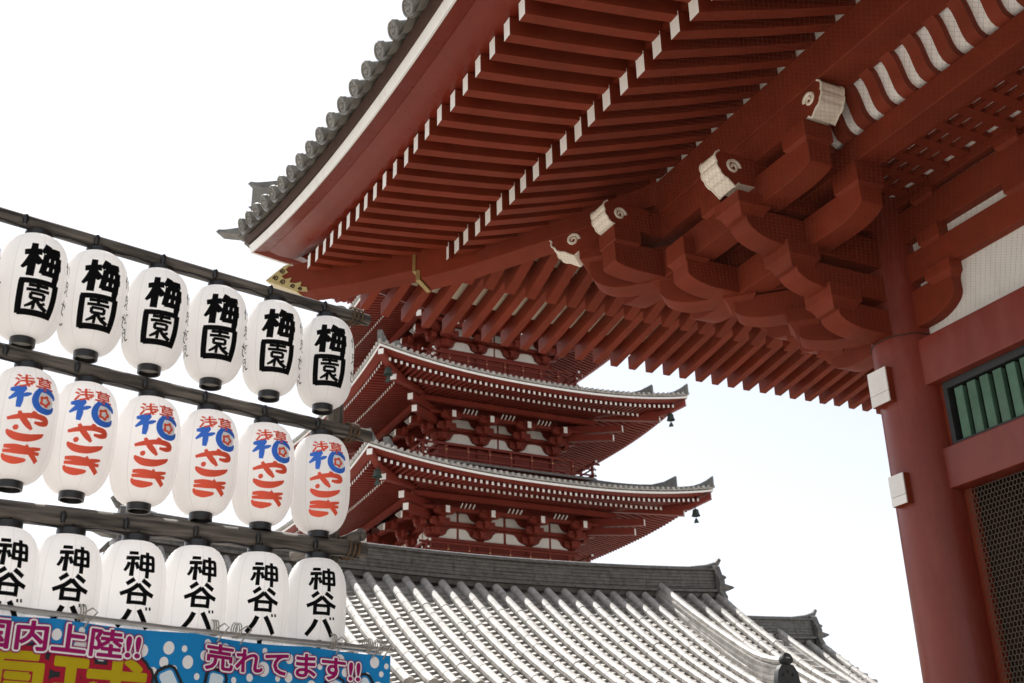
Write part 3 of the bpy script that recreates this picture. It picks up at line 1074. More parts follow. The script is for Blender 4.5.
    # balcony with railing
    if bal:
        ring4("balcony_floor", [(hw, zf - .16), (bal, zf - .16), (bal, zf - .02), (hw, zf - .02)], 0, [REDP], n=1)
        ring4("balcony_edge", [(bal - .02, zf - .19), (bal + .06, zf - .19), (bal + .06, zf - .07), (bal - .02, zf - .07)], 0, [TILED], n=1)
        for F in ROT4:
            mb = MB()
            for zr, th in ((zf + .10, .09), (zf + .48, .07), (zf + .80, .10)):
                ext = .35 if zr > zf + .7 else .12
                pp = [F(s, e, z) for s in (-bal - ext, bal + ext) for e in (bal - .16, bal - .16 + th) for z in (zr, zr + th)]
                mb.hexa(pp)
                for sg in (-1, 1):
                    pp = [F(s, e, z) for s in (sg * (bal + ext), sg * (bal + ext + .03)) for e in (bal - .17, bal - .16 + th + .01) for z in (zr - .01, zr + th + .01)]
                    mb.hexa(pp, 1)
            npst = 8
            for k in range(npst + 1):
                s = -bal + .12 + (2 * bal - .24) * k / npst
                pp = [F(q, e, z) for q in (s - .06, s + .06) for e in (bal - .175, bal - .055) for z in (zf - .02, zf + .86)]
                mb.hexa(pp)
                pp = [F(q, e, z) for q in (s - .04, s + .04) for e in (bal - .05, bal - .042) for z in (zf + .50, zf + .55)]
                mb.hexa(pp, 2)
            mb.build("railing", [REDP, WHITE, GOLD], pag)


LV = [(9.6, 12.7, 5.0, 10.2, 0, [-4.8, -1.7, 1.7, 4.8], (0, 0, 0)),
      (10.05, 19.33, 4.25, 16.3, 5.0, [-4.15, -1.5, 1.5, 4.15], (1, 1, 1)),
      (9.37, 25.0, 3.6, 21.72, 5.35, [-3.5, -1.17, 1.17, 3.5], (0, 1, 0)),
      (8.7, 30.85, 3.3, 27.4, 4.8, [-3.2, -1.05, 1.05, 3.2], (0, 1, 0)),
      (8.0, 36.4, 3.0, 33.0, 4.4, [-2.9, -.95, .95, 2.9], (0, 1, 0))]
for lv in LV:
    storey(*lv)
# top of the top roof, finial and lower body
b = MB(); b.lathe([(4.0, 37.4), (2.0, 39.0), (.5, 40.3), (.35, 41), (.2, 41.5), (.18, 50), (0.02, 51)], 24); b.build("spire", BRONZE, pag, smooth=True)
b = MB(); b.box(-7.5, 7.5, -7.5, 7.5, 0, 10.0); b.build("base_wall", PLASTER, pag)


def pag_rafter_mesh(mb, job):
    fi, F, s, e0, z0, e1, z1, w_, h_, E, C, hw = job
    e1 = max(e1, abs(s) * 1.0)
    if e0 - e1 < .15:
        return False
    l0 = plift(s, E, C) * max(0, (e0 - hw - 1.5) / (E - hw - 1.5)) ** 1.5
    l1 = plift(s, E, C) * max(0, (e1 - hw - 1.5) / (E - hw - 1.5)) ** 1.5
    vs = []
    for e, z in ((e0, z0 + l0), (e1, z1 + l1)):
        for ds, dz in ((-w_ / 2, 0), (w_ / 2, 0), (w_ / 2, h_), (-w_ / 2, h_)):
            vs.append(F(s + ds, e, z + dz))
    mb.add(vs, [(0, 1, 2, 3), (7, 6, 5, 4), (0, 4, 5, 1), (1, 5, 6, 2), (2, 6, 7, 3), (3, 7, 4, 0)], [1, 0, 0, 0, 0, 0])
    return True


def jobkey(j):
    fi, F, s, e0, z0 = j[:5]
    lvl = 0 if 18 < z0 < 20 else 1 if 23 < z0 < 26 else 2
    return (lvl, 0 if fi == 0 else 1 if fi == 3 else 2, 0 if j[3] > j[9] - 1 else 1, s)


raft_jobs.sort(key=jobkey)
cnt = 0
rest = MB()
for j in raft_jobs:
    if cnt < 100:
        mb = MB()
        if pag_rafter_mesh(mb, j):
            mb.build("rafter", [REDP, WHITE], pag)
            cnt += 1
    else:
        pag_rafter_mesh(rest, j)
ro = rest.build("rafters", [REDP, WHITE], pag)
ro["kind"] = "stuff"


def wind_bell(x, y, z, label):
    t = thing("wind_bell", label, "wind bell", (PCX + x, PCY + y, z), "wind bells under the pagoda eaves")
    m = MB()
    m.lathe([(.03, 0), (.03, -.16), (.12, -.18), (.17, -.24), (.19, -.42), (.25, -.56), (.23, -.56), (.16, -.3)], 14)
    m.build("bell_body", BRONZE, t, smooth=True)
    m = MB(); m.tube([(0, 0, .35), (0, 0, -.7)], .015, 5)
    m.prism([(-.14, -.95), (.14, -.95), (.10, -.80), (.03, -.68), (-.03, -.68), (-.10, -.80)], -.015, .015, lambda u, v, ww: Vector((u * .7, u * .7, v)) + Vector((ww, -ww, 0)))
    m.build("clapper", BRONZE, t)


for sy, lr in ((1, "right"), (-1, "left")):
    wind_bell(8.62, sy * 8.62, 25.15, "dark bronze wind bell under the %s corner of the upper full pagoda roof" % lr)
    wind_bell(9.3, sy * 9.3, 19.40, "dark bronze wind bell under the %s corner of the lower pagoda roof" % lr)


# ================================================================ TILED HALLS
def hall(name, label, xr, y0, y1, z_mid, curve, sc_, kud, dxmax, wall_label=None, pitch=0.40):
    """gable roof, ridge along y at x = xr"""
    t = thing(name, label, "hall", (xr, (y0 + y1) / 2, 0))
    yc, hl = (y0 + y1) / 2, (y1 - y0) / 2
    S = sc_
    ridge_up = lambda y: curve * ((y - yc) / hl) ** 2
    zs = lambda dx: z_mid - 0.56 * S - 0.72 * dx + 0.025 * dx * dx / S
    Lp = lambda x, y, z: Vector((x - 0, y - yc, z))
    pw = pitch * S
    ny = int((y1 + .25 * S - y0 + .25 * S) / pw)
    ys = [y0 - .2 * S + pw * k for k in range(ny + 1)]
    # rolls: overlapping tapered round tiles
    for sgn, nm in ((1, "near"), (-1, "far")):
        mb = MB()
        seg = 0.36 * S
        nseg = int(dxmax / seg)
        for y in ys:
            jit = random.uniform(-.008, .008)
            for k in range(nseg):
                a, b_ = .22 * S + seg * k, .22 * S + seg * (k + 1) + .01
                lj = random.uniform(-.006, .006) * S
                p0 = Lp(sgn * a, y + jit, zs(a) + .055 * S + ridge_up(y) * max(0, 1 - a / 3) + lj)
                p1 = Lp(sgn * b_, y + jit, zs(b_) + .055 * S + ridge_up(y) * max(0, 1 - b_ / 3) + lj)
                mb.tube([p0, p1], [.0805 * S, .0845 * S], 10 if sgn > 0 else 6, cap=True)
            e = .22 * S + seg * nseg
            pe = Lp(sgn * e, y + jit, zs(e) + .055 * S)
            mb.tube([pe, pe + Vector((sgn * .05 * S, 0, -.03 * S))], .10 * S, 12)
        # stepped concave pan tiles
        course = .17 * S
        nc = int(dxmax / course)
        for i in range(len(ys) - 1):
            ya, yb = ys[i], ys[i + 1]
            for k in range(nc):
                a, b_ = .15 * S + course * k, .15 * S + course * (k + 1)
                rows = []
                for dx, up_ in ((a, 0.0), (b_, .050 * S), (b_ + .001, 0.0)):
                    row = []
                    for q in range(5):
                        u = q / 4
                        y = ya + (yb - ya) * u
                        row.append(Lp(sgn * dx, y, zs(dx) - .012 * S + up_ - .060 * S * math.sin(math.pi * u) + ridge_up(y) * max(0, 1 - dx / 3)))
                    rows.append(row)
                mb.grid(rows)
        mb.build("roof_slope", TILE, t, smooth=True, angle=35)
    # under-boards and rafters ends
    mb = MB()
    for sgn in (1, -1):
        rows = [[Lp(sgn * dx, y, zs(dx) - .14 * S) for y in (y0 - .3 * S, y1 + .3 * S)] for dx in (0.02, 1.5 * S, 3 * S, dxmax + .1)]
        mb.grid(rows)
    mb.build("roof_boarding", DARK, t)
    # ridge: stacked courses of flat tiles with a round cap
    mb = MB()
    NC = 11
    N = 14
    def strip(z0, z1, hw_, m=0):
        for i in range(N):
            ya, yb = y0 + (y1 - y0) * i / N, y0 + (y1 - y0) * (i + 1) / N - .006
            ja = random.uniform(-.005, .005) * S
            pa = [Lp(x, y, z_mid + z + ridge_up(y) * (1 if z > -.5 * S else .9)) for x in (-hw_ - ja, hw_ + ja) for y in (ya, yb) for z in (z0, z1)]
            mb.hexa(pa, m)
    strip(-.66 * S, -.56 * S, .17 * S)
    strip(-.555 * S, -.50 * S, .27 * S)
    for k in range(NC):
        z0 = (-.49 + .0385 * k) * S
        strip(z0, z0 + .033 * S, (.185 - .005 * k + (.020 if k % 2 else 0) + random.uniform(-.004, .004)) * S)
    strip(-.065 * S, -.035 * S, .19 * S)
    pts = [Lp(0, y0 - .06 + (y1 - y0 + .12) * i / 30, z_mid - .03 * S + ridge_up(y0 + (y1 - y0) * i / 30)) for i in range(31)]
    mb.tube(pts, .085 * S, 10)
    # upturned finial tiles at the ends
    for sg, ye in ((1, y1), (-1, y0)):
        zz = z_mid + ridge_up(ye)
        mb.tube([Lp(0, ye - sg * .5 * S, zz - .06 * S), Lp(0, ye - sg * .1 * S, zz + .0 * S), Lp(0, ye + sg * .18 * S, zz + .1 * S), Lp(0, ye + sg * .30 * S, zz + .24 * S)], [.085 * S, .09 * S, .08 * S, .05 * S], 9)
    mb.build("ridge", TILED, t)
    # ridge-end demon tiles with fins
    for sg, ye in ((1, y1), (-1, y0)):
        mb = MB()
        zz = z_mid + ridge_up(ye)
        prof = [(-.36, -.95), (-.40, -.7), (-.30, -.55), (-.34, -.35), (-.25, -.15), (-.18, .03), (0, .10), (.18, .03), (.25, -.15), (.34, -.35), (.30, -.55), (.40, -.7), (.36, -.95), (0, -.8)]
        mb.prism([(u * S, v * S) for u, v in prof], ye + sg * .02, ye + sg * .16 * S, lambda u, v, ww: Lp(u, ww, zz + v))
        for zo, ln, ri in ((-.30, .26, .10), (-.52, .46, .10), (-.80, .36, -.06)):
            mb.prism([(0, zo), (ln * .6, zo + .02), (ln, zo + ri), (ln * .93, zo + ri + .03), (ln * .5, zo + .17), (0, zo + .20)], -.12 * S, .12 * S, lambda u, v, ww: Lp(ww, ye + sg * (.12 + u) * S, zz + v * S))
        mb.build("ridge_end_tile", TILED, t)
    # descending ridges and verge rolls
    for yk in kud:
        mb = MB()
        Nk = 16
        path = []
        L = 4.05 * S if kud else 0
        for i in range(Nk + 1):
            dx = .1 * S + (L - .1 * S) * i / Nk
            path.append((dx, zs(dx)))
        for lay in range(6):
            hw_ = (.17 - .008 * lay + (.01 if lay % 2 else 0)) * S
            za, zb_ = (-.02 + .058 * lay) * S, (.034 + .058 * lay) * S
            rows = []
            for dx, z in path:
                kick = .16 * S * max(0, (dx - 3.2 * S) / (.85 * S)) ** 2
                rows.append([Lp(dx, yk + q * hw_, z + zz_ + kick) for q, zz_ in ((-1, za), (1, za), (1, zb_), (-1, zb_))])
            mb.grid(rows, 0, closed=True)
        pts = [Lp(dx, yk, z + .36 * S + .20 * S * max(0, (dx - 3.0 * S) / (1.05 * S)) ** 2) for dx, z in path]
        pts.append(Lp(L + .12 * S, yk, path[-1][1] + .66 * S))
        mb.tube(pts, .085 * S, 10)
        mb.build("descending_ridge", TILE, t, smooth=True, angle=30)
        # dark guardian face tile at its foot
        mb = MB()
        zl = path[-1][1]
        prof = [(-.25, -.12), (.25, -.12), (.27, .12), (.23, .36), (.14, .48), (0, .52), (-.14, .48), (-.23, .36), (-.27, .12)]
        mb.prism([(u * S, v * S) for u, v in prof], L + .0, L + .12 * S, lambda u, v, ww: Lp(ww, yk + u, zl + v))
        for cu, cv, rr in ((-.11, .30, .035), (.11, .30, .035), (0, .14, .05), (0, .36, .03), (-.15, .05, .04), (.15, .05, .04)):
            mb.tube([Lp(L + .1 * S, yk + cu * S, zl + cv * S), Lp(L + .145 * S, yk + cu * S, zl + cv * S)], [rr * S, rr * .6 * S], 8)
        mb.tube([Lp(L + .02 * S, yk, zl + .56 * S), Lp(L + .16 * S, yk, zl + .60 * S)], .11 * S, 14)
        mb.build("guardian_tile", BLACKF, t, smooth=True, angle=40)
    for ye, sg in ((y1 + .22 * S, 1), (y0 - .22 * S, -1)):
        for sx_ in (1, -1):
            mb = MB()
            dx = .3 * S
            while dx < dxmax:
                p = Lp(sx_ * dx, ye - sg * .18 * S, zs(dx) + .07 * S)
                q = Lp(sx_ * dx, ye + sg * .16 * S, zs(dx) + .05 * S)
                mb.tube([p, q], .075 * S, 9)
                dx += .30 * S
            mb.build("verge_tiles", TILE, t, smooth=True, angle=40)
        # bargeboard
        mb = MB()
        for sx_ in (1, -1):
            rows = []
            for i in range(9):
                dx = dxmax * i / 8
                rows.append([Lp(sx_ * dx, ye + sg * q, zs(dx) + zz_) for q, zz_ in ((0, -.05 * S), (.06, -.05 * S), (.06, -.38 * S), (0, -.38 * S))])
            mb.grid(rows, 0, closed=True)
        mb.build("bargeboard", RED, t)
    # body
    mb = MB()
    zb = zs(dxmax) - .2
    wdx = dxmax - .9 * S
    mb.prism([(-wdx, 0), (wdx, 0), (wdx, zs(wdx) - .2), (0, zs(0.02) - .25), (-wdx, zs(wdx) - .2)], y0 + .5 * S, y1 - .3 * S, lambda u, v, ww: Lp(u, ww, v))
    mb.build("wall", PLASTER, t)
    mb = MB()
    for k in range(int((y1 - y0 - 1) / 1.8) + 1):
        y = y0 + .7 + 1.8 * k
        pa = [Lp(x, yy, z) for x in (wdx - .05, wdx + .06) for yy in (y - .1, y + .1) for z in (0, zb)]
        mb.hexa(pa)
    mb.build("posts", RED, t)
    return t


hall("tiled_hall", "long hall with sunlit grey tile roof and tall stacked ridge in front of the pagoda", -21.871, 3.0, 15.95, 7.44, 0.24, 1.0, [14.485, 4.45], 4.5)
hall("tiled_hall", "smaller far hall whose tile ridge shows past the right end of the long roof", -28.43, 14.5, 24.25, 8.10, 0.16, 1.15, [22.95], 7.0)

# ================================================================ LANTERN RACK
GA = R(106)
gdir = Vector((math.cos(GA), math.sin(GA), 0))
ndir = Vector((math.cos(GA - math.pi / 2), math.sin(GA - math.pi / 2), 0))      # towards the camera side
P0 = Vector((-5.931, 1.916, 0))
RK = lambda u, z, n=0.0: P0 + gdir * u + ndir * n + Vector((0, 0, z))
rack = thing("lantern_rack", "rack of weathered grey logs lashed to an upright, carrying rows of lanterns", "rack", tuple(RK(0.04, 0)))
ro_ = Vector(rack.location)


def logpole(name, a, b_, r0, r1, n=26):
    """built along local y so that the grain runs with the pole"""
    mb = MB()
    a, b_ = Vector(a), Vector(b_)
    L = (b_ - a).length
    pts, rs = [], []
    for i in range(n + 1):
        u = i / n
        pts.append(Vector((.006 * math.sin(7 * u + L), L * u, .007 * math.sin(5 * u + 1))))
        rs.append((r0 + (r1 - r0) * u) * (1 + .035 * math.sin(13 * u + L) + random.uniform(-.025, .025)))
    mb.tube(pts, rs, 16)
    o = mb.build(name, LOG, rack, smooth=True, angle=50)
    o.location = a - ro_
    o.rotation_euler = (b_ - a).to_track_quat('Y', 'Z').to_euler()
    return o


POLES = {1: (4.472, 4.553), 2: (3.79, 3.834), 3: (3.055, 3.176)}
def polez(k, u):
    z0, z1 = POLES[k]
    return z0 + (z1 - z0) * (u + 1.9) / 2.05
for k, (rr, uend) in {1: (.036, .145), 2: (.039, .18), 3: (.048, .165)}.items():
    logpole("log_pole", RK(-4.5, polez(k, -4.5)), RK(uend, polez(k, uend)), rr * 1.0, rr)
logpole("log_post", RK(.045, 0, -.095), RK(.0, 4.615, -.095), .060, .046)
logpole("log_post", RK(-4.0, 0, -.095), RK(-4.0, 4.70, -.095), .062, .052)
logpole("log_brace", RK(.04, 3.215, -.5), RK(.075, 3.225, .11), .032, .034, 10)
# rope lashings
for k, u in ((1, .05), (2, .055), (3, .075)):
    mb = MB()
    z = polez(k, u)
    rr = .045 if k < 3 else .056
    for q in range(5):
        uu = u - .03 + .014 * q
        mb.tube([RK(uu, z + rr * math.sin(a), rr * math.cos(a) - (.03 if q % 2 else 0)) - ro_ for a in [2 * math.pi * i / 14 for i in range(15)]], .007, 5, cap=False)
    mb.build("rope_lashing", ROPE, rack, smooth=True)
# power cable with sockets
for k in (1, 2, 3):
    rr = .040 if k < 3 else .051
    mb = MB()
    pts = []
    for i in range(91):
        u = -2.3 + 2.42 * i / 90
        pts.append(RK(u, polez(k, u) - rr * .9 - .012 * abs(math.sin(9.5 * u)), .022) - ro_)
    mb.tube(pts, .0055, 5)
    mb.build("cable", BLACK, rack)
    us = [-2.0 + .335 * i for i in range(6)]
    for u in us:
        mb = MB()
        c_ = RK(u + .13 + random.uniform(-.02, .02), polez(k, u), .0) - ro_ + ndir * (rr + .004)
        mb.tube([c_ + Vector((0, 0, -.035)), c_ + Vector((0, 0, -.01)), c_ + Vector((0, 0, .012)), c_ + Vector((0, 0, .02))], [.008, .014, .014, .007], 9)
        mb.build("socket", BLACK, rack, smooth=True)

# ---------------------------------------------------------------- lettering
# each stroke: (list of (x, y, width)); unit square, y up
def S_(*p):
    return list(p)


G = {}
G['ume'] = [
    S_((.02, .70, .13), (.45, .76, .15)), S_((.25, 1.0, .13), (.24, .5, .15), (.22, .02, .15)),
    S_((.24, .66, .14), (.14, .42, .13), (.0, .25, .07)), S_((.28, .62, .12), (.42, .44, .15), (.45, .40, .1)),
    S_((.62, 1.0, .15), (.56, .86, .14), (.46, .74, .08)), S_((.56, .84, .13), (.97, .88, .14)),
    S_((.58, .70, .12), (.55, .4, .13), (.50, .12, .12)), S_((.55, .68, .12), (.95, .70, .13)),
    S_((.92, .72, .14), (.90, .35, .14), (.86, -.02, .13), (.78, -.04, .08)),
    S_((.46, .42, .12), (1.02, .44, .13)), S_((.50, .16, .12), (.98, .18, .12)), S_((.74, .70, .09), (.71, .16, .09))]
G['en'] = [
    S_((.08, .98, .13), (.07, .5, .14), (.05, .0, .15)), S_((.02, .96, .13), (.96, .98, .13)),
    S_((.93, 1.0, .15), (.93, .5, .15), (.90, -.02, .16)), S_((.04, .05, .13), (.94, .06, .13)),
    S_((.26, .83, .075), (.74, .84, .075)), S_((.49, .93, .075), (.49, .70, .075)), S_((.22, .70, .075), (.78, .71, .075)),
    S_((.34, .60, .075), (.34, .44, .075)), S_((.33, .60, .07), (.66, .60, .07)), S_((.66, .61, .075), (.66, .44, .075)), S_((.33, .45, .07), (.67, .45, .07)),
    S_((.50, .44, .08), (.38, .30, .08), (.22, .20, .05)), S_((.44, .34, .075), (.43, .14, .07)), S_((.50, .40, .08), (.62, .26, .09), (.80, .16, .09)), S_((.72, .36, .07), (.58, .28, .06))]
G['kami'] = [
    S_((.08, .93, .10), (.40, .93, .10)), S_((.0, .72, .11), (.45, .73, .11)), S_((.24, .72, .11), (.23, .0, .12)),
    S_((.12, .55, .10), (.08, .36, .10), (.0, .20, .08)), S_((.34, .56, .10), (.43, .30, .10)),
    S_((.52, .84, .10), (.52, .24, .10)), S_((.48, .82, .10), (.98, .82, .10)), S_((.95, .84, .11), (.95, .24, .11)),
    S_((.52, .54, .09), (.95, .54, .09)), S_((.50, .28, .09), (.97, .28, .09)), S_((.735, 1.0, .11), (.735, -.04, .11))]
G['tani'] = [
    S_((.38, 1.0, .12), (.16, .78, .11)), S_((.62, .98, .12), (.90, .76, .12)),
    S_((.52, .80, .12), (.30, .55, .12), (.0, .38, .11)), S_((.50, .80, .12), (.75, .52, .12), (1.02, .38, .12)),
    S_((.28, .42, .11), (.28, -.02, .11)), S_((.26, .40, .10), (.76, .40, .10)), S_((.75, .42, .11), (.75, -.02, .11)), S_((.27, .06, .10), (.76, .06, .10))]
G['ba'] = [S_((.36, .86, .14), (.24, .48, .14), (.02, .08, .13)), S_((.62, .88, .14), (.80, .45, .15), (.96, .06, .15)), S_((.84, 1.02, .06), (.86, .88, .06)), S_((.96, 1.04, .06), (.98, .90, .06))]
G['bou'] = [S_((.50, 1.0, .17), (.50, .5, .16), (.50, .0, .17))]
G['hana_l'] = [S_((.0, .84, .09), (.15, .87, .17), (.34, .96, .12)), S_((.32, .98, .10), (.20, .70, .18), (.0, .38, .06)), S_((.24, .70, .13), (.235, .36, .17), (.22, .0, .12)), S_((.27, .56, .08), (.36, .64, .12), (.46, .72, .05))]
G['hana_r'] = [S_((.66, 1.02, .12), (.57, .72, .17), (.56, .40, .19), (.66, .14, .19), (.84, .08, .17), (.98, .20, .13), (1.02, .38, .05)), S_((.62, .93, .08), (.84, .99, .16), (1.0, .84, .14), (1.03, .70, .06))]
G['ya'] = [S_((.0, .52, .08), (.25, .66, .13), (.60, .82, .14), (.92, .80, .15), (.98, .60, .14), (.84, .46, .12), (.66, .46, .07)), S_((.58, 1.04, .08), (.66, .92, .13), (.72, .80, .06)), S_((.26, .98, .08), (.36, .62, .14), (.50, .28, .15), (.62, .02, .07))]
G['shi'] = [S_((.16, 1.0, .10), (.22, .90, .22), (.28, .82, .10)), S_((.0, .72, .05), (.06, .50, .20), (.26, .24, .28), (.58, .24, .27), (.88, .52, .18), (1.0, .76, .05))]
G['ki'] = [S_((.02, .86, .10), (.30, .86, .15), (.62, .86, .09)), S_((.0, .58, .09), (.45, .58, .14), (1.0, .66, .09)), S_((.50, .72, .06), (.75, .84, .13), (1.0, 1.0, .07)), S_((.58, 1.06, .07), (.70, .66, .15), (1.0, .14, .14)), S_((.0, .40, .07), (.06, .16, .17), (.32, .04, .20), (.58, .10, .12), (.66, .16, .05))]
G['naka'] = [S_((.3, 1.0, .09), (.05, .5, .09)), S_((.2, .7, .09), (.2, .0, .09)), S_((.45, .7, .08), (.95, .7, .08)), S_((.7, 1, .09), (.7, 0, .09))]
G['mi'] = [S_((.3, 1, .09), (.3, .45, .09)), S_((.3, .97, .08), (.75, .97, .08)), S_((.75, 1, .09), (.72, .45, .09)), S_((.3, .7, .07), (.75, .7, .07)), S_((.45, .42, .09), (.1, .0, .08)), S_((.62, .42, .09), (.65, .06, .1), (1, .1, .08))]
G['se'] = [S_((.0, .65, .09), (1, .72, .09)), S_((.3, 1, .09), (.3, .1, .1), (.9, .08, .08)), S_((.7, 1, .09), (.7, .4, .08))]


def catmull(p, n):
    if len(p) == 2:
        return [tuple(p[0][k] + (p[1][k] - p[0][k]) * i / n for k in range(3)) for i in range(n + 1)]
    out = []
    q = [p[0]] + list(p) + [p[-1]]
    for i in range(1, len(q) - 2):
        for j in range(n):
            t = j / n
            out.append(tuple(.5 * ((2 * q[i][k]) + (-q[i - 1][k] + q[i + 1][k]) * t + (2 * q[i - 1][k] - 5 * q[i][k] + 4 * q[i + 1][k] - q[i + 2][k]) * t * t + (-q[i - 1][k] + 3 * q[i][k] - 3 * q[i + 1][k] + q[i + 2][k]) * t ** 3) for k in range(3)))
    out.append(tuple(p[-1]))
    return out


def glyph_strips(key, x0, y0, w_, h_, fat=1.0):
    """list of lists of (left,right) pairs in metres"""
    res = []
    for st in G[key]:
        pts = catmull(st, 5)
        P_ = [(x0 + p[0] * w_, y0 + p[1] * h_, p[2] * fat * (w_ + h_) / 2) for p in pts]
        strip = []
        for i, (x, y, ww) in enumerate(P_):
            ax, ay = P_[max(0, i - 1)][:2]
            bx_, by_ = P_[min(len(P_) - 1, i + 1)][:2]
            L = math.hypot(bx_ - ax, by_ - ay) or 1
            nx, ny_ = -(by_ - ay) / L, (bx_ - ax) / L
            strip.append(((x + nx * ww / 2, y + ny_ * ww / 2), (x - nx * ww / 2, y - ny_ * ww / 2)))
        # extend the blunt ends a little
        res.append(strip)
    return res


# lantern body profile
LR, LH = 0.160, 0.525


def lr_at(z, H):
    """radius at height z measured from the mid of the body"""
    u = min(1.0, abs(z) / (H / 2))
    return 0.056 + (LR - 0.056) * (1 - u ** (3.2 if z > 0 else 2.9)) ** (1 / 2.0)


def text_mesh(body, size, offset=0.0):
    cu = bpy.data.curves.new("txt", 'FONT')
    cu.body = body
    cu.size = size
    cu.offset = offset
    cu.resolution_u = 3
    o = bpy.data.objects.new("txt", cu)
    col.objects.link(o)
    dg = bpy.context.evaluated_depsgraph_get()
    me = bpy.data.meshes.new_from_object(o.evaluated_get(dg))
    vs = [v.co.copy() for v in me.vertices]
    fs = [list(p.vertices) for p in me.polygons]
    bpy.data.objects.remove(o)
    bpy.data.curves.remove(cu)
    bpy.data.meshes.remove(me)
    return vs, fs


ASA = text_mesh("浅草", 0.096, 0.0024)


def lettering(mb, strips, H, ang, m, lay):
    """wrap strips (x right seen from outside, y = height from mid) on the lantern"""
    for st in strips:
        lay[0] += 1
        dr = 0.0022 + 0.00010 * lay[0]
        vs, fs = [], []
        for (lx, ly), (rx, ry) in st:
            for q in (0, .5, 1):
                x, y = lx + (rx - lx) * q, ly + (ry - ly) * q
                a = ang + x / LR
                r = lr_at(y, H) + dr
                vs.append((r * math.cos(a), r * math.sin(a), y))
        for i in range(len(st) - 1):
            for k in (0, 1):
                fs.append((i * 3 + k, i * 3 + k + 1, i * 3 + 3 + k + 1, i * 3 + 3 + k))
        mb.add(vs, fs, m)


def disc(mb, x, y, r, H, ang, m, lay, n=24, r_in=0.0, star=0):
    lay[0] += 1
    dr = 0.0022 + 0.00010 * lay[0]
    vs, fs = [], []
    def pt(px, py):
        a = ang + px / LR
        rr = lr_at(py, H) + dr
        return (rr * math.cos(a), rr * math.sin(a), py)
    for k in range(n):
        a = 2 * math.pi * k / n
        f = 1 + (.16 * math.cos(5 * a) if star else 0)
        vs.append(pt(x + r * f * math.cos(a), y + r * f * math.sin(a)))
        vs.append(pt(x + r_in * f * math.cos(a), y + r_in * f * math.sin(a)))
    for k in range(n):
        k2 = (k + 1) % n
        fs.append((2 * k, 2 * k2, 2 * k2 + 1, 2 * k + 1))
    mb.add(vs, fs, m)


def make_body(H):
    mb = MB()
    prof = []
    NR = 36
    for i in range(NR * 2 + 1):
        z = -H / 2 + H * i / (NR * 2)
        prof.append((lr_at(z, H) + (0.0013 if i % 2 else -0.0013), z))
    mb.lathe(prof, 56)
    return mb.mesh("paper_shade", PAPER, smooth=True, angle=80)


def make_cap(H, top):
    mb = MB()
    sg = 1 if top else -1
    zz = sg * H / 2
    if top:
        mb.lathe([(.062, zz - .008), (.064, zz - .008), (.064, zz + .03), (.056, zz + .032), (.04, zz + .034), (.001, zz + .034)], 28)
        for a in (0, 1.57):
            mb.tube([(.06 * math.cos(a), .06 * math.sin(a), zz + .02), (0, 0, zz + .085), (-.06 * math.cos(a), -.06 * math.sin(a), zz + .02)], .004, 5)
    else:
        mb.lathe([(.055, zz + .006), (.057, zz + .006), (.057, zz - .034), (.049, zz - .034), (.047, zz - .012)], 28, 0)
        mb.lathe([(.047, zz - .012), (.001, zz - .012)], 28, 1)
    return mb.mesh("cap", [BLACK, CORD], smooth=True, angle=50)


HROW = {1: .525, 2: .53, 3: .56}
SHARED = {}
for k in (1, 2, 3):
    H = HROW[k]
    SHARED[k] = (make_body(H), make_cap(H, True), make_cap(H, False))


def letters_mesh(k):
    H = HROW[k]
    mb = MB()
    lay = [0]
    if k == 1:
        lettering(mb, glyph_strips('ume', -.088, -.010, .180, .180, 1.30), H, 0, 0, lay)
        lettering(mb, glyph_strips('en', -.092, -.190, .182, .165, 1.22), H, 0, 0, lay)
        for gk, yy in (('naka', .07), ('mi', -.03), ('se', -.13)):
            lettering(mb, glyph_strips(gk, .138, yy, .060, .066, 1.15), H, 0, 0, lay)
        for gk, yy in (('se', -.08), ('mi', -.17)):
            lettering(mb, glyph_strips(gk, -.232, yy, .055, .062, 1.1), H, 0, 0, lay)
    elif k == 2:
        vs, fs = ASA
        lay[0] += 3
        vv = []
        for p in vs:
            a = (p.x - .098) / LR
            y = .138 + p.y * 0.74
            r = lr_at(y, H) + .0036
            vv.append((r * math.cos(a), r * math.sin(a), y))
        mb.add(vv, fs, 1)
        lettering(mb, glyph_strips('hana_l', -.105, .034, .20, .100, 1.12), H, 0, 2, lay)
        disc(mb, .048, .081, .046, H, 0, 3, lay)
        lettering(mb, glyph_strips('hana_r', -.105, .028, .20, .108, 1.05), H, 0, 2, lay)
        disc(mb, .052, .083, .026, H, 0, 1, lay, 30, .013, 1)
        lettering(mb, glyph_strips('ya', -.098, -.064, .172, .082, 1.42), H, 0, 1, lay)
        lettering(mb, glyph_strips('shi', -.092, -.116, .160, .062, 1.12), H, 0, 1, lay)
        lettering(mb, glyph_strips('ki', -.100, -.206, .170, .070, 1.25), H, 0, 1, lay)
    else:
        lettering(mb, glyph_strips('kami', -.066, .088, .138, .118, 1.30), H, 0, 0, lay)
        lettering(mb, glyph_strips('tani', -.072, -.036, .145, .112, 1.30), H, 0, 0, lay)
        lettering(mb, glyph_strips('ba', -.074, -.146, .145, .098, 1.30), H, 0, 0, lay)
        lettering(mb, glyph_strips('bou', -.060, -.240, .120, .080, 1.5), H, 0, 0, lay)
    return mb.mesh("lettering", [INK, INKR, INKB, INKW])


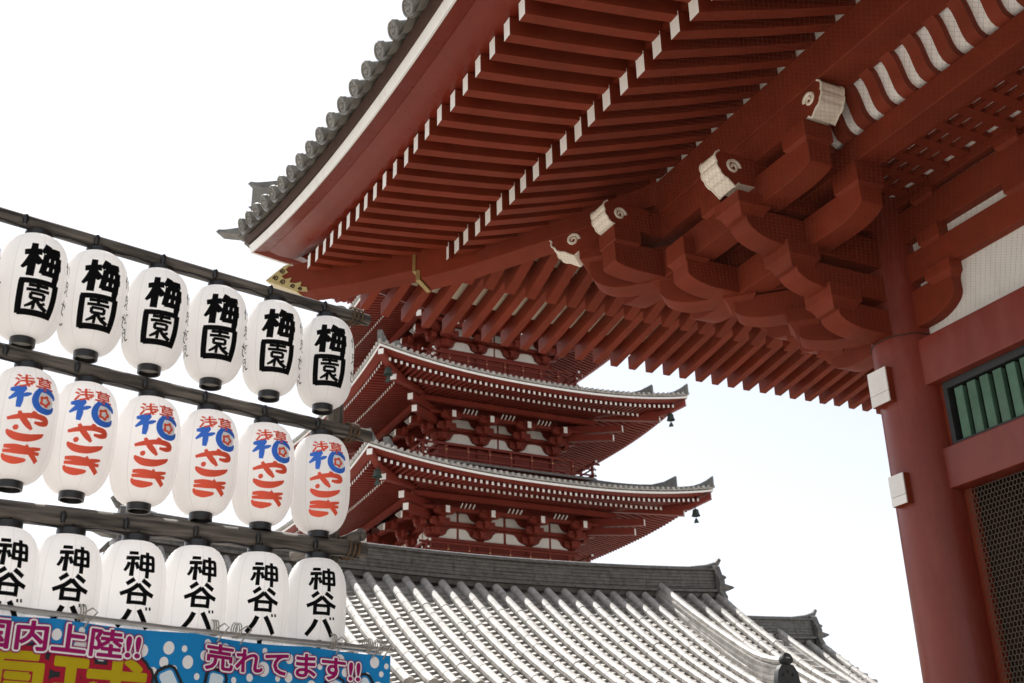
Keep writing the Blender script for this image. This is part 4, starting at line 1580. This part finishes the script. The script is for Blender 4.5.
LETT = {k: letters_mesh(k) for k in (1, 2, 3)}
LUS = {1: [-2.125, -1.800, -1.497, -1.168, -.829, -.484, -.141], 2: [-1.752, -1.467, -1.142, -.820, -.487, -.135], 3: [-1.735, -1.452, -1.141, -.823, -.478, -.130]}
ORD = ["leftmost", "second from the left", "third from the left", "third from the right", "second from the right", "rightmost"]
TXT = {1: "paper lantern with two heavy black characters", 2: "paper lantern with red and blue brush lettering", 3: "paper lantern with plain black characters"}
ROWN = {1: "top row", 2: "middle row", 3: "bottom row"}
camxy = Vector((0, 0, 0))
for k in (1, 2, 3):
    H = HROW[k]
    for i, u in enumerate(LUS[k]):
        zt = polez(k, u) - (.038 if k < 3 else .047)
        zc = zt - .040 - H / 2 + random.uniform(-.004, .004)
        if k == 1 and i == 0:
            lab = "white paper lantern cut off by the left photo edge, top row"
        else:
            lab = "%s, %s in the %s" % (TXT[k], ORD[i - (1 if k == 1 else 0)], ROWN[k])
        pos = RK(u, zc)
        vdir = (camxy - pos)
        az = math.atan2(vdir.y, vdir.x) + R(11 if k == 1 else 16 if k == 2 else 12) + R(random.uniform(-2, 2))
        t = thing("paper_lantern", lab, "lantern", tuple(pos), "white paper lanterns hanging on the log rack", (R(random.uniform(-.8, .8)), R(random.uniform(-.8, .8)), az))
        for nm, me in zip(("paper_shade", "top_cap", "bottom_ring"), SHARED[k]):
            o = bpy.data.objects.new(nm, me); col.objects.link(o); o.parent = t
        o = bpy.data.objects.new("lettering", LETT[k]); col.objects.link(o); o.parent = t

# ================================================================ BANNER
NB = 0.16
ban = thing("banner", "blue polka-dot vinyl banner with big yellow and pink lettering tied to a pipe", "banner", tuple(RK(.28, 2.60, NB)))
bo = Vector(ban.location)
# banner coordinates: x along the rack, y down-up from the top edge
BT = lambda u: 2.600 + .006 * u                     # top edge height
mbp = MB()
mbp.tube([RK(-2.45, 2.618, NB) - bo, RK(-1.0, 2.606, NB) - bo, RK(.25, 2.626, NB) - bo], .0115, 10)
mbp.tube([RK(-2.4, 2.607, NB - .024) - bo, RK(.17, 2.611, NB - .024) - bo], .010, 10)
mbp.build("pipe", STEEL, ban, smooth=True)
wave = lambda u, z: .012 * math.sin(3.1 * u) + .010 * math.sin(5 * u + 3 * z)
BP = lambda u, v, n=0.0: RK(u, BT(u) + v - .012 * math.sin(math.pi * ((u + 3.4) / .63 % 1)) * max(0, 1 + v * 4), NB + wave(u, v) + n) - bo
mbb = MB()
mbb.grid([[BP(-2.15 + 2.38 * i / 90, -.95 + .95 * j / 14) for i in range(91)] for j in range(15)])
mbb.build("banner_sheet", BANB, ban, smooth=True)
dots = MB()
rd = random.Random(5)
pl = []
tries = 0
while len(pl) < 130 and tries < 6000:
    tries += 1
    u, v, r = rd.uniform(-1.75, .26), rd.uniform(-.42, -.02), rd.choice([.014, .018, .022, .027, .033])
    if all((u - a) ** 2 + (v - b_) ** 2 > (r + c_ + .016) ** 2 for a, b_, c_ in pl) and v + r < -.012 and u + r < .22:
        pl.append((u, v, r))
for u, v, r in pl:
    vs = [BP(u + r * math.cos(2 * math.pi * k / 18), v + 1.12 * r * math.sin(2 * math.pi * k / 18), .0012) for k in range(18)]
    dots.add(vs, [list(range(18))])
dots.build("white_dots", INKW, ban)


def banner_text(name, body, size, u0, v0, layers, sx=1.0, lift=0.0):
    """layers: list of (stroke added round the glyph, material) from back to front"""
    root = None
    vs, fs = text_mesh(body, size, 0.0)
    edges = {}
    for f in fs:
        for a, b_ in zip(f, f[1:] + f[:1]):
            k = (min(a, b_), max(a, b_))
            edges[k] = edges.get(k, 0) + 1
    rim = [k for k, c_ in edges.items() if c_ == 1]
    for i, (off, m) in enumerate(layers):
        mb = MB()
        base = .0024 + lift + .0016 * i
        mb.add([BP(u0 + p.x * sx, v0 + p.y, base + .0011) for p in vs], fs)
        q = 0
        for a, b_ in rim:
            p0, p1 = Vector((vs[a].x * sx, vs[a].y)), Vector((vs[b_].x * sx, vs[b_].y))
            L = (p1 - p0).length
            if L < 1e-6:
                continue
            t_ = (p1 - p0) / L
            n_ = Vector((-t_.y, t_.x)) * off
            q += 1
            dn = base + .0009 * ((q * 0.6180339) % 1)
            mb.add([BP(u0 + p.x, v0 + p.y, dn) for p in (p0 + n_, p1 + n_, p1 - n_, p0 - n_)], [(0, 1, 2, 3)])
            q += 1
            dn = base + .0009 * ((q * 0.6180339) % 1)
            mb.add([BP(u0 + p0.x + off * math.cos(.785 * k), v0 + p0.y + off * math.sin(.785 * k), dn) for k in range(8)], [list(range(8))])
        o = mb.build(name if root is None else "ink_layer", m, ban if root is None else root)
        if root is None:
            root = o


banner_text("big_lettering", "電球", .38, -1.965, -.455, [(.044, BLACK), (.030, INKC), (.008, INKY)], 1.16)
banner_text("big_lettering", "ソーダ", .40, -1.07, -.475, [(.042, BLACK), (.026, BANB), (.016, PALE)], 1.0)
banner_text("small_lettering", "国内上陸!!", .130, -1.865, -.128, [(.0165, INKM), (.0115, INKW), (.0040, INKM)], 1.24, .0075)
banner_text("small_lettering", "売れてます!!", .128, -.825, -.142, [(.0150, INKM), (.0105, INKW), (.0034, INKM)], 1.24, .0075)
# ties
for u in (-1.42, -.78, -.66, -.12, .10, .17):
    mb = MB()
    for q in range(3):
        a0 = rd.uniform(0, 3)
        mb.tube([RK(u + .012 * q - .012, BT(u) + .036 + .036 * math.sin(a), NB + .03 * math.cos(a) - .008) - bo for a in [a0 + 2 * math.pi * i / 12 for i in range(13)]], .0032, 5, cap=False)
    mb.tube([RK(u, BT(u) + .03, NB + .02) - bo, RK(u + .035, BT(u) + .055, NB + .03) - bo, RK(u + .06, BT(u) + .04, NB + .03) - bo, RK(u + .03, BT(u) + .0, NB + .02) - bo, RK(u + .01, BT(u) - .03, NB + .02) - bo], .004, 5)
    mb.build("tie", CORD, ban, smooth=True)
